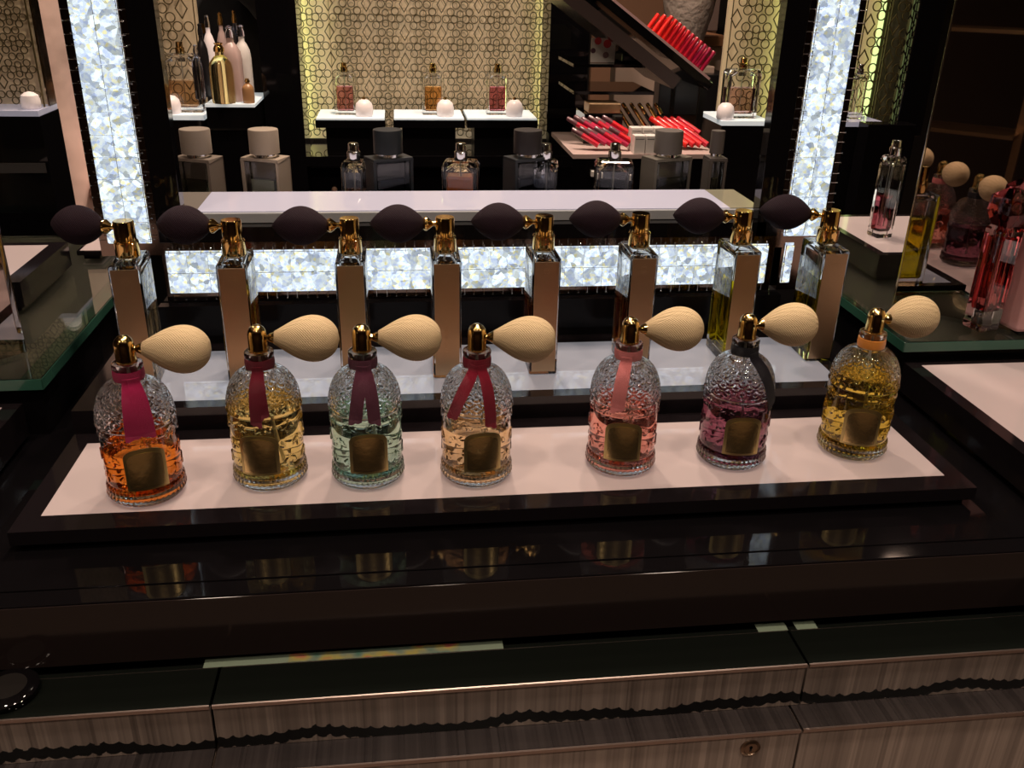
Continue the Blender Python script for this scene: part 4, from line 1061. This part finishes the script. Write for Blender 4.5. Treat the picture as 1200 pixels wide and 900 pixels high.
# honeycomb wall across the shop, seen in the left mirror
MN = Matrix.Translation((1.34, 0, 0)) @ Matrix.Rotation(rad(-90), 4, 'Z')
niche(-.35, .55, .05, .62, 0.0, 'honeycomb screen panel on the right side of the shop facing the counter', leds=('l',), M=MN)
s = empty('lit_stand', (1.24, -.1, -0.98), 0, 'black side cabinet with a pale top under the side honeycomb panel', 'stand'); bpy.context.view_layer.update()
part('lit_top', M_['standW'], s, 1.20, 1.28, -.5, .30, .035, .045)
part('body', M_['black'], s, 1.202, 1.28, -.5, .30, -0.98, .0348)

# ------------------------------------------------------------------ people beyond the counter
def ell(cx, cy_, z, rx, ry, n=40, fold=0, ph=0):
    return [(cx+(rx+fold*sin(7*a+ph))*cos(a), cy_+(ry+fold*sin(7*a+ph))*sin(a), z) for a in [2*pi*k/n for k in range(n)]]
def limb(pts, rads, mb, seg=20, fold=0):
    P = [Vector(p) for p in pts]; n = 8; Q = []; R_ = []
    for i in range(len(P)-1):
        for k in range(n):
            t = k/n; Q.append(P[i].lerp(P[i+1], t)); R_.append(rads[i]+(rads[i+1]-rads[i])*t)
    Q.append(P[-1]); R_.append(rads[-1])
    for _ in range(2): Q = [Q[0]]+[(Q[i-1]+Q[i]*2+Q[i+1])/4 for i in range(1, len(Q)-1)]+[Q[-1]]
    R_ = [r*(1+fold*sin(i*2.1)) for i, r in enumerate(R_)]
    mb.tube(Q, R_, seg)
def person(x, y, rz, coat, trous, hair, lab, hands_up=False):
    t = empty('person', (x, y, -0.98), rz, lab, 'person'); t.scale = (1.06, 1.06, 1.06)
    skin = pbr('skin '+lab[:20], (.50, .29, .21), .5)
    b = MB()
    # head, neck
    loft([ell(0, 0, z, rx, ry) for z, rx, ry in ((1.36, .055, .055), (1.42, .052, .055), (1.45, .058, .07), (1.49, .068, .088), (1.54, .074, .098), (1.59, .072, .095), (1.63, .055, .07), (1.655, .02, .03))], b, True)
    b.lathe([(0, .02), (.009, .012), (.013, 0), (0, -.006)], 12, Matrix.Translation((0, -.098, 1.515)) @ Matrix.Rotation(rad(60), 4, 'X'))
    for s in (-1, 1): b.lathe([(0, -.02), (.012, -.014), (.016, 0), (.012, .02), (0, .026)], 12, Matrix.Translation((s*.076, 0, 1.53)))
    # torso, legs, hands are one body
    loft([ell(0, 0, z, rx, ry) for z, rx, ry in ((.80, .15, .11), (.95, .145, .10), (1.05, .13, .095), (1.2, .15, .10), (1.32, .16, .09), (1.37, .06, .06))], b, True)
    for s in (-1, 1):
        limb([(s*.08, 0, .82), (s*.085, -.01, .46), (s*.085, 0, .08)], [.085, .055, .04], b)
        b.box(s*.085-.04, s*.085+.04, -.16, .08, 0, .07)
    hp = []
    for s in (-1, 1):
        if hands_up and s == 1: e = (s*.24, -.10, 1.18); h = (s*.10, -.22, 1.33)
        else: e = (s*.235, .02, 1.04); h = (s*.19, -.12, .90)
        sh_ = (s*.17, 0, 1.31); hp.append((sh_, e, h))
        H = Vector(h); F = (H-Vector(e)).normalized()
        limb([sh_, e, h, H+F*.05], [.045, .036, .024, .030], b)
        side = F.cross(Vector((0, 0, 1))).normalized()
        for k in range(4): limb([H+F*.05+side*(.013*(k-1.5)), H+F*(.085)+side*(.015*(k-1.5)), H+F*(.115-.006*abs(k-1.5))+side*(.014*(k-1.5))+Vector((0, 0, -.012))], [.0085, .008, .006], b, 8)
        limb([H+F*.01+side*.02, H+F*.035+side*.042, H+F*.065+side*.045], [.010, .009, .007], b, 8)
    b.build('body', skin, t)
    bpy.context.view_layer.update()
    # coat
    c = MB()
    loft([ell(0, 0, z, rx, ry, 56, f, ph) for z, rx, ry, f, ph in ((.62, .215, .16, .010, 0), (.75, .205, .155, .009, .3), (.90, .190, .145, .006, .6), (1.02, .168, .128, .004, .9), (1.06, .166, .126, .006, 1.2), (1.15, .178, .130, .004, 1.6), (1.25, .190, .125, .002, 2), (1.32, .185, .110, .001, 2), (1.36, .11, .08, 0, 0), (1.375, .07, .07, 0, 0))], c, True, True, True)
    for sh_, e, h in hp:
        H = Vector(h); limb([sh_, e, Vector(e).lerp(H, .92)], [.070, .058, .044], c, 24, .035)
    cm = pbr('coat '+lab[:20], coat, .75, sheen=.3); bumpy(cm, scale=14, dist=.006)
    co = c.build('coat', cm, t)
    for k in range(3):
        MB().lathe([(0, .004), (.011, .003), (.012, 0), (0, 0)], 18, Matrix.Translation((.045, -.133, .93+k*.11)) @ Matrix.Rotation(rad(90), 4, 'X')).build('button', M_['gold'], co)
    l = MB()
    for s in (-1, 1): limb([(s*.08, 0, .80), (s*.085, -.01, .46), (s*.085, 0, .09)], [.095, .07, .058], l)
    l.build('trousers', pbr('trousers '+lab[:20], trous, .7), t)
    hh = MB()
    loft([ell(0, .018, z, rx, ry) for z, rx, ry in ((1.44, .050, .050), (1.50, .080, .082), (1.56, .084, .090), (1.62, .074, .085), (1.668, .03, .04))], hh, True)
    hh.build('hair', pbr('hair '+lab[:20], hair, .6), t)
    return t
pc = at(85, 80, Y=.93)
person(pc.x-.25, 1.20, rad(12), (.66, .46, .40), (.05, .04, .04), (.05, .03, .02), 'person in a pale pink coat with gold buttons standing behind the left crystal column')
pd = at(252, 2, Y=1.80)
person(pd.x-.10, 2.02, rad(0), (.012, .011, .014), (.01, .01, .01), (.03, .02, .015), 'person in black standing beyond the crowded perfume counter, one hand raised', True)

# tall gilt display across the shop, seen dimly in the right mirror
gd = empty('gilt_display', (-1.25, -1.0, -0.98), rad(-45), 'tall gilt framed shop display with glass shelves across the aisle, seen in the right mirror', 'display stand')
for x in (-.25, .25): BX('post', M_['goldplate'], x-.012, x+.012, -.012, .012, 0, 1.8, gd)
for z in (.9, 1.22, 1.5): BX('shelf', M_['goldplate'], -.25, .25, -.10, .10, z, z+.012, gd)
BX('light_bar', emis('warm light bar', (1, .75, .4), 1.6), -.235, .235, -.010, .010, 1.6, 1.63, gd)
BX('base', M_['blackmat'], -.28, .28, -.12, .12, 0, .5, gd)
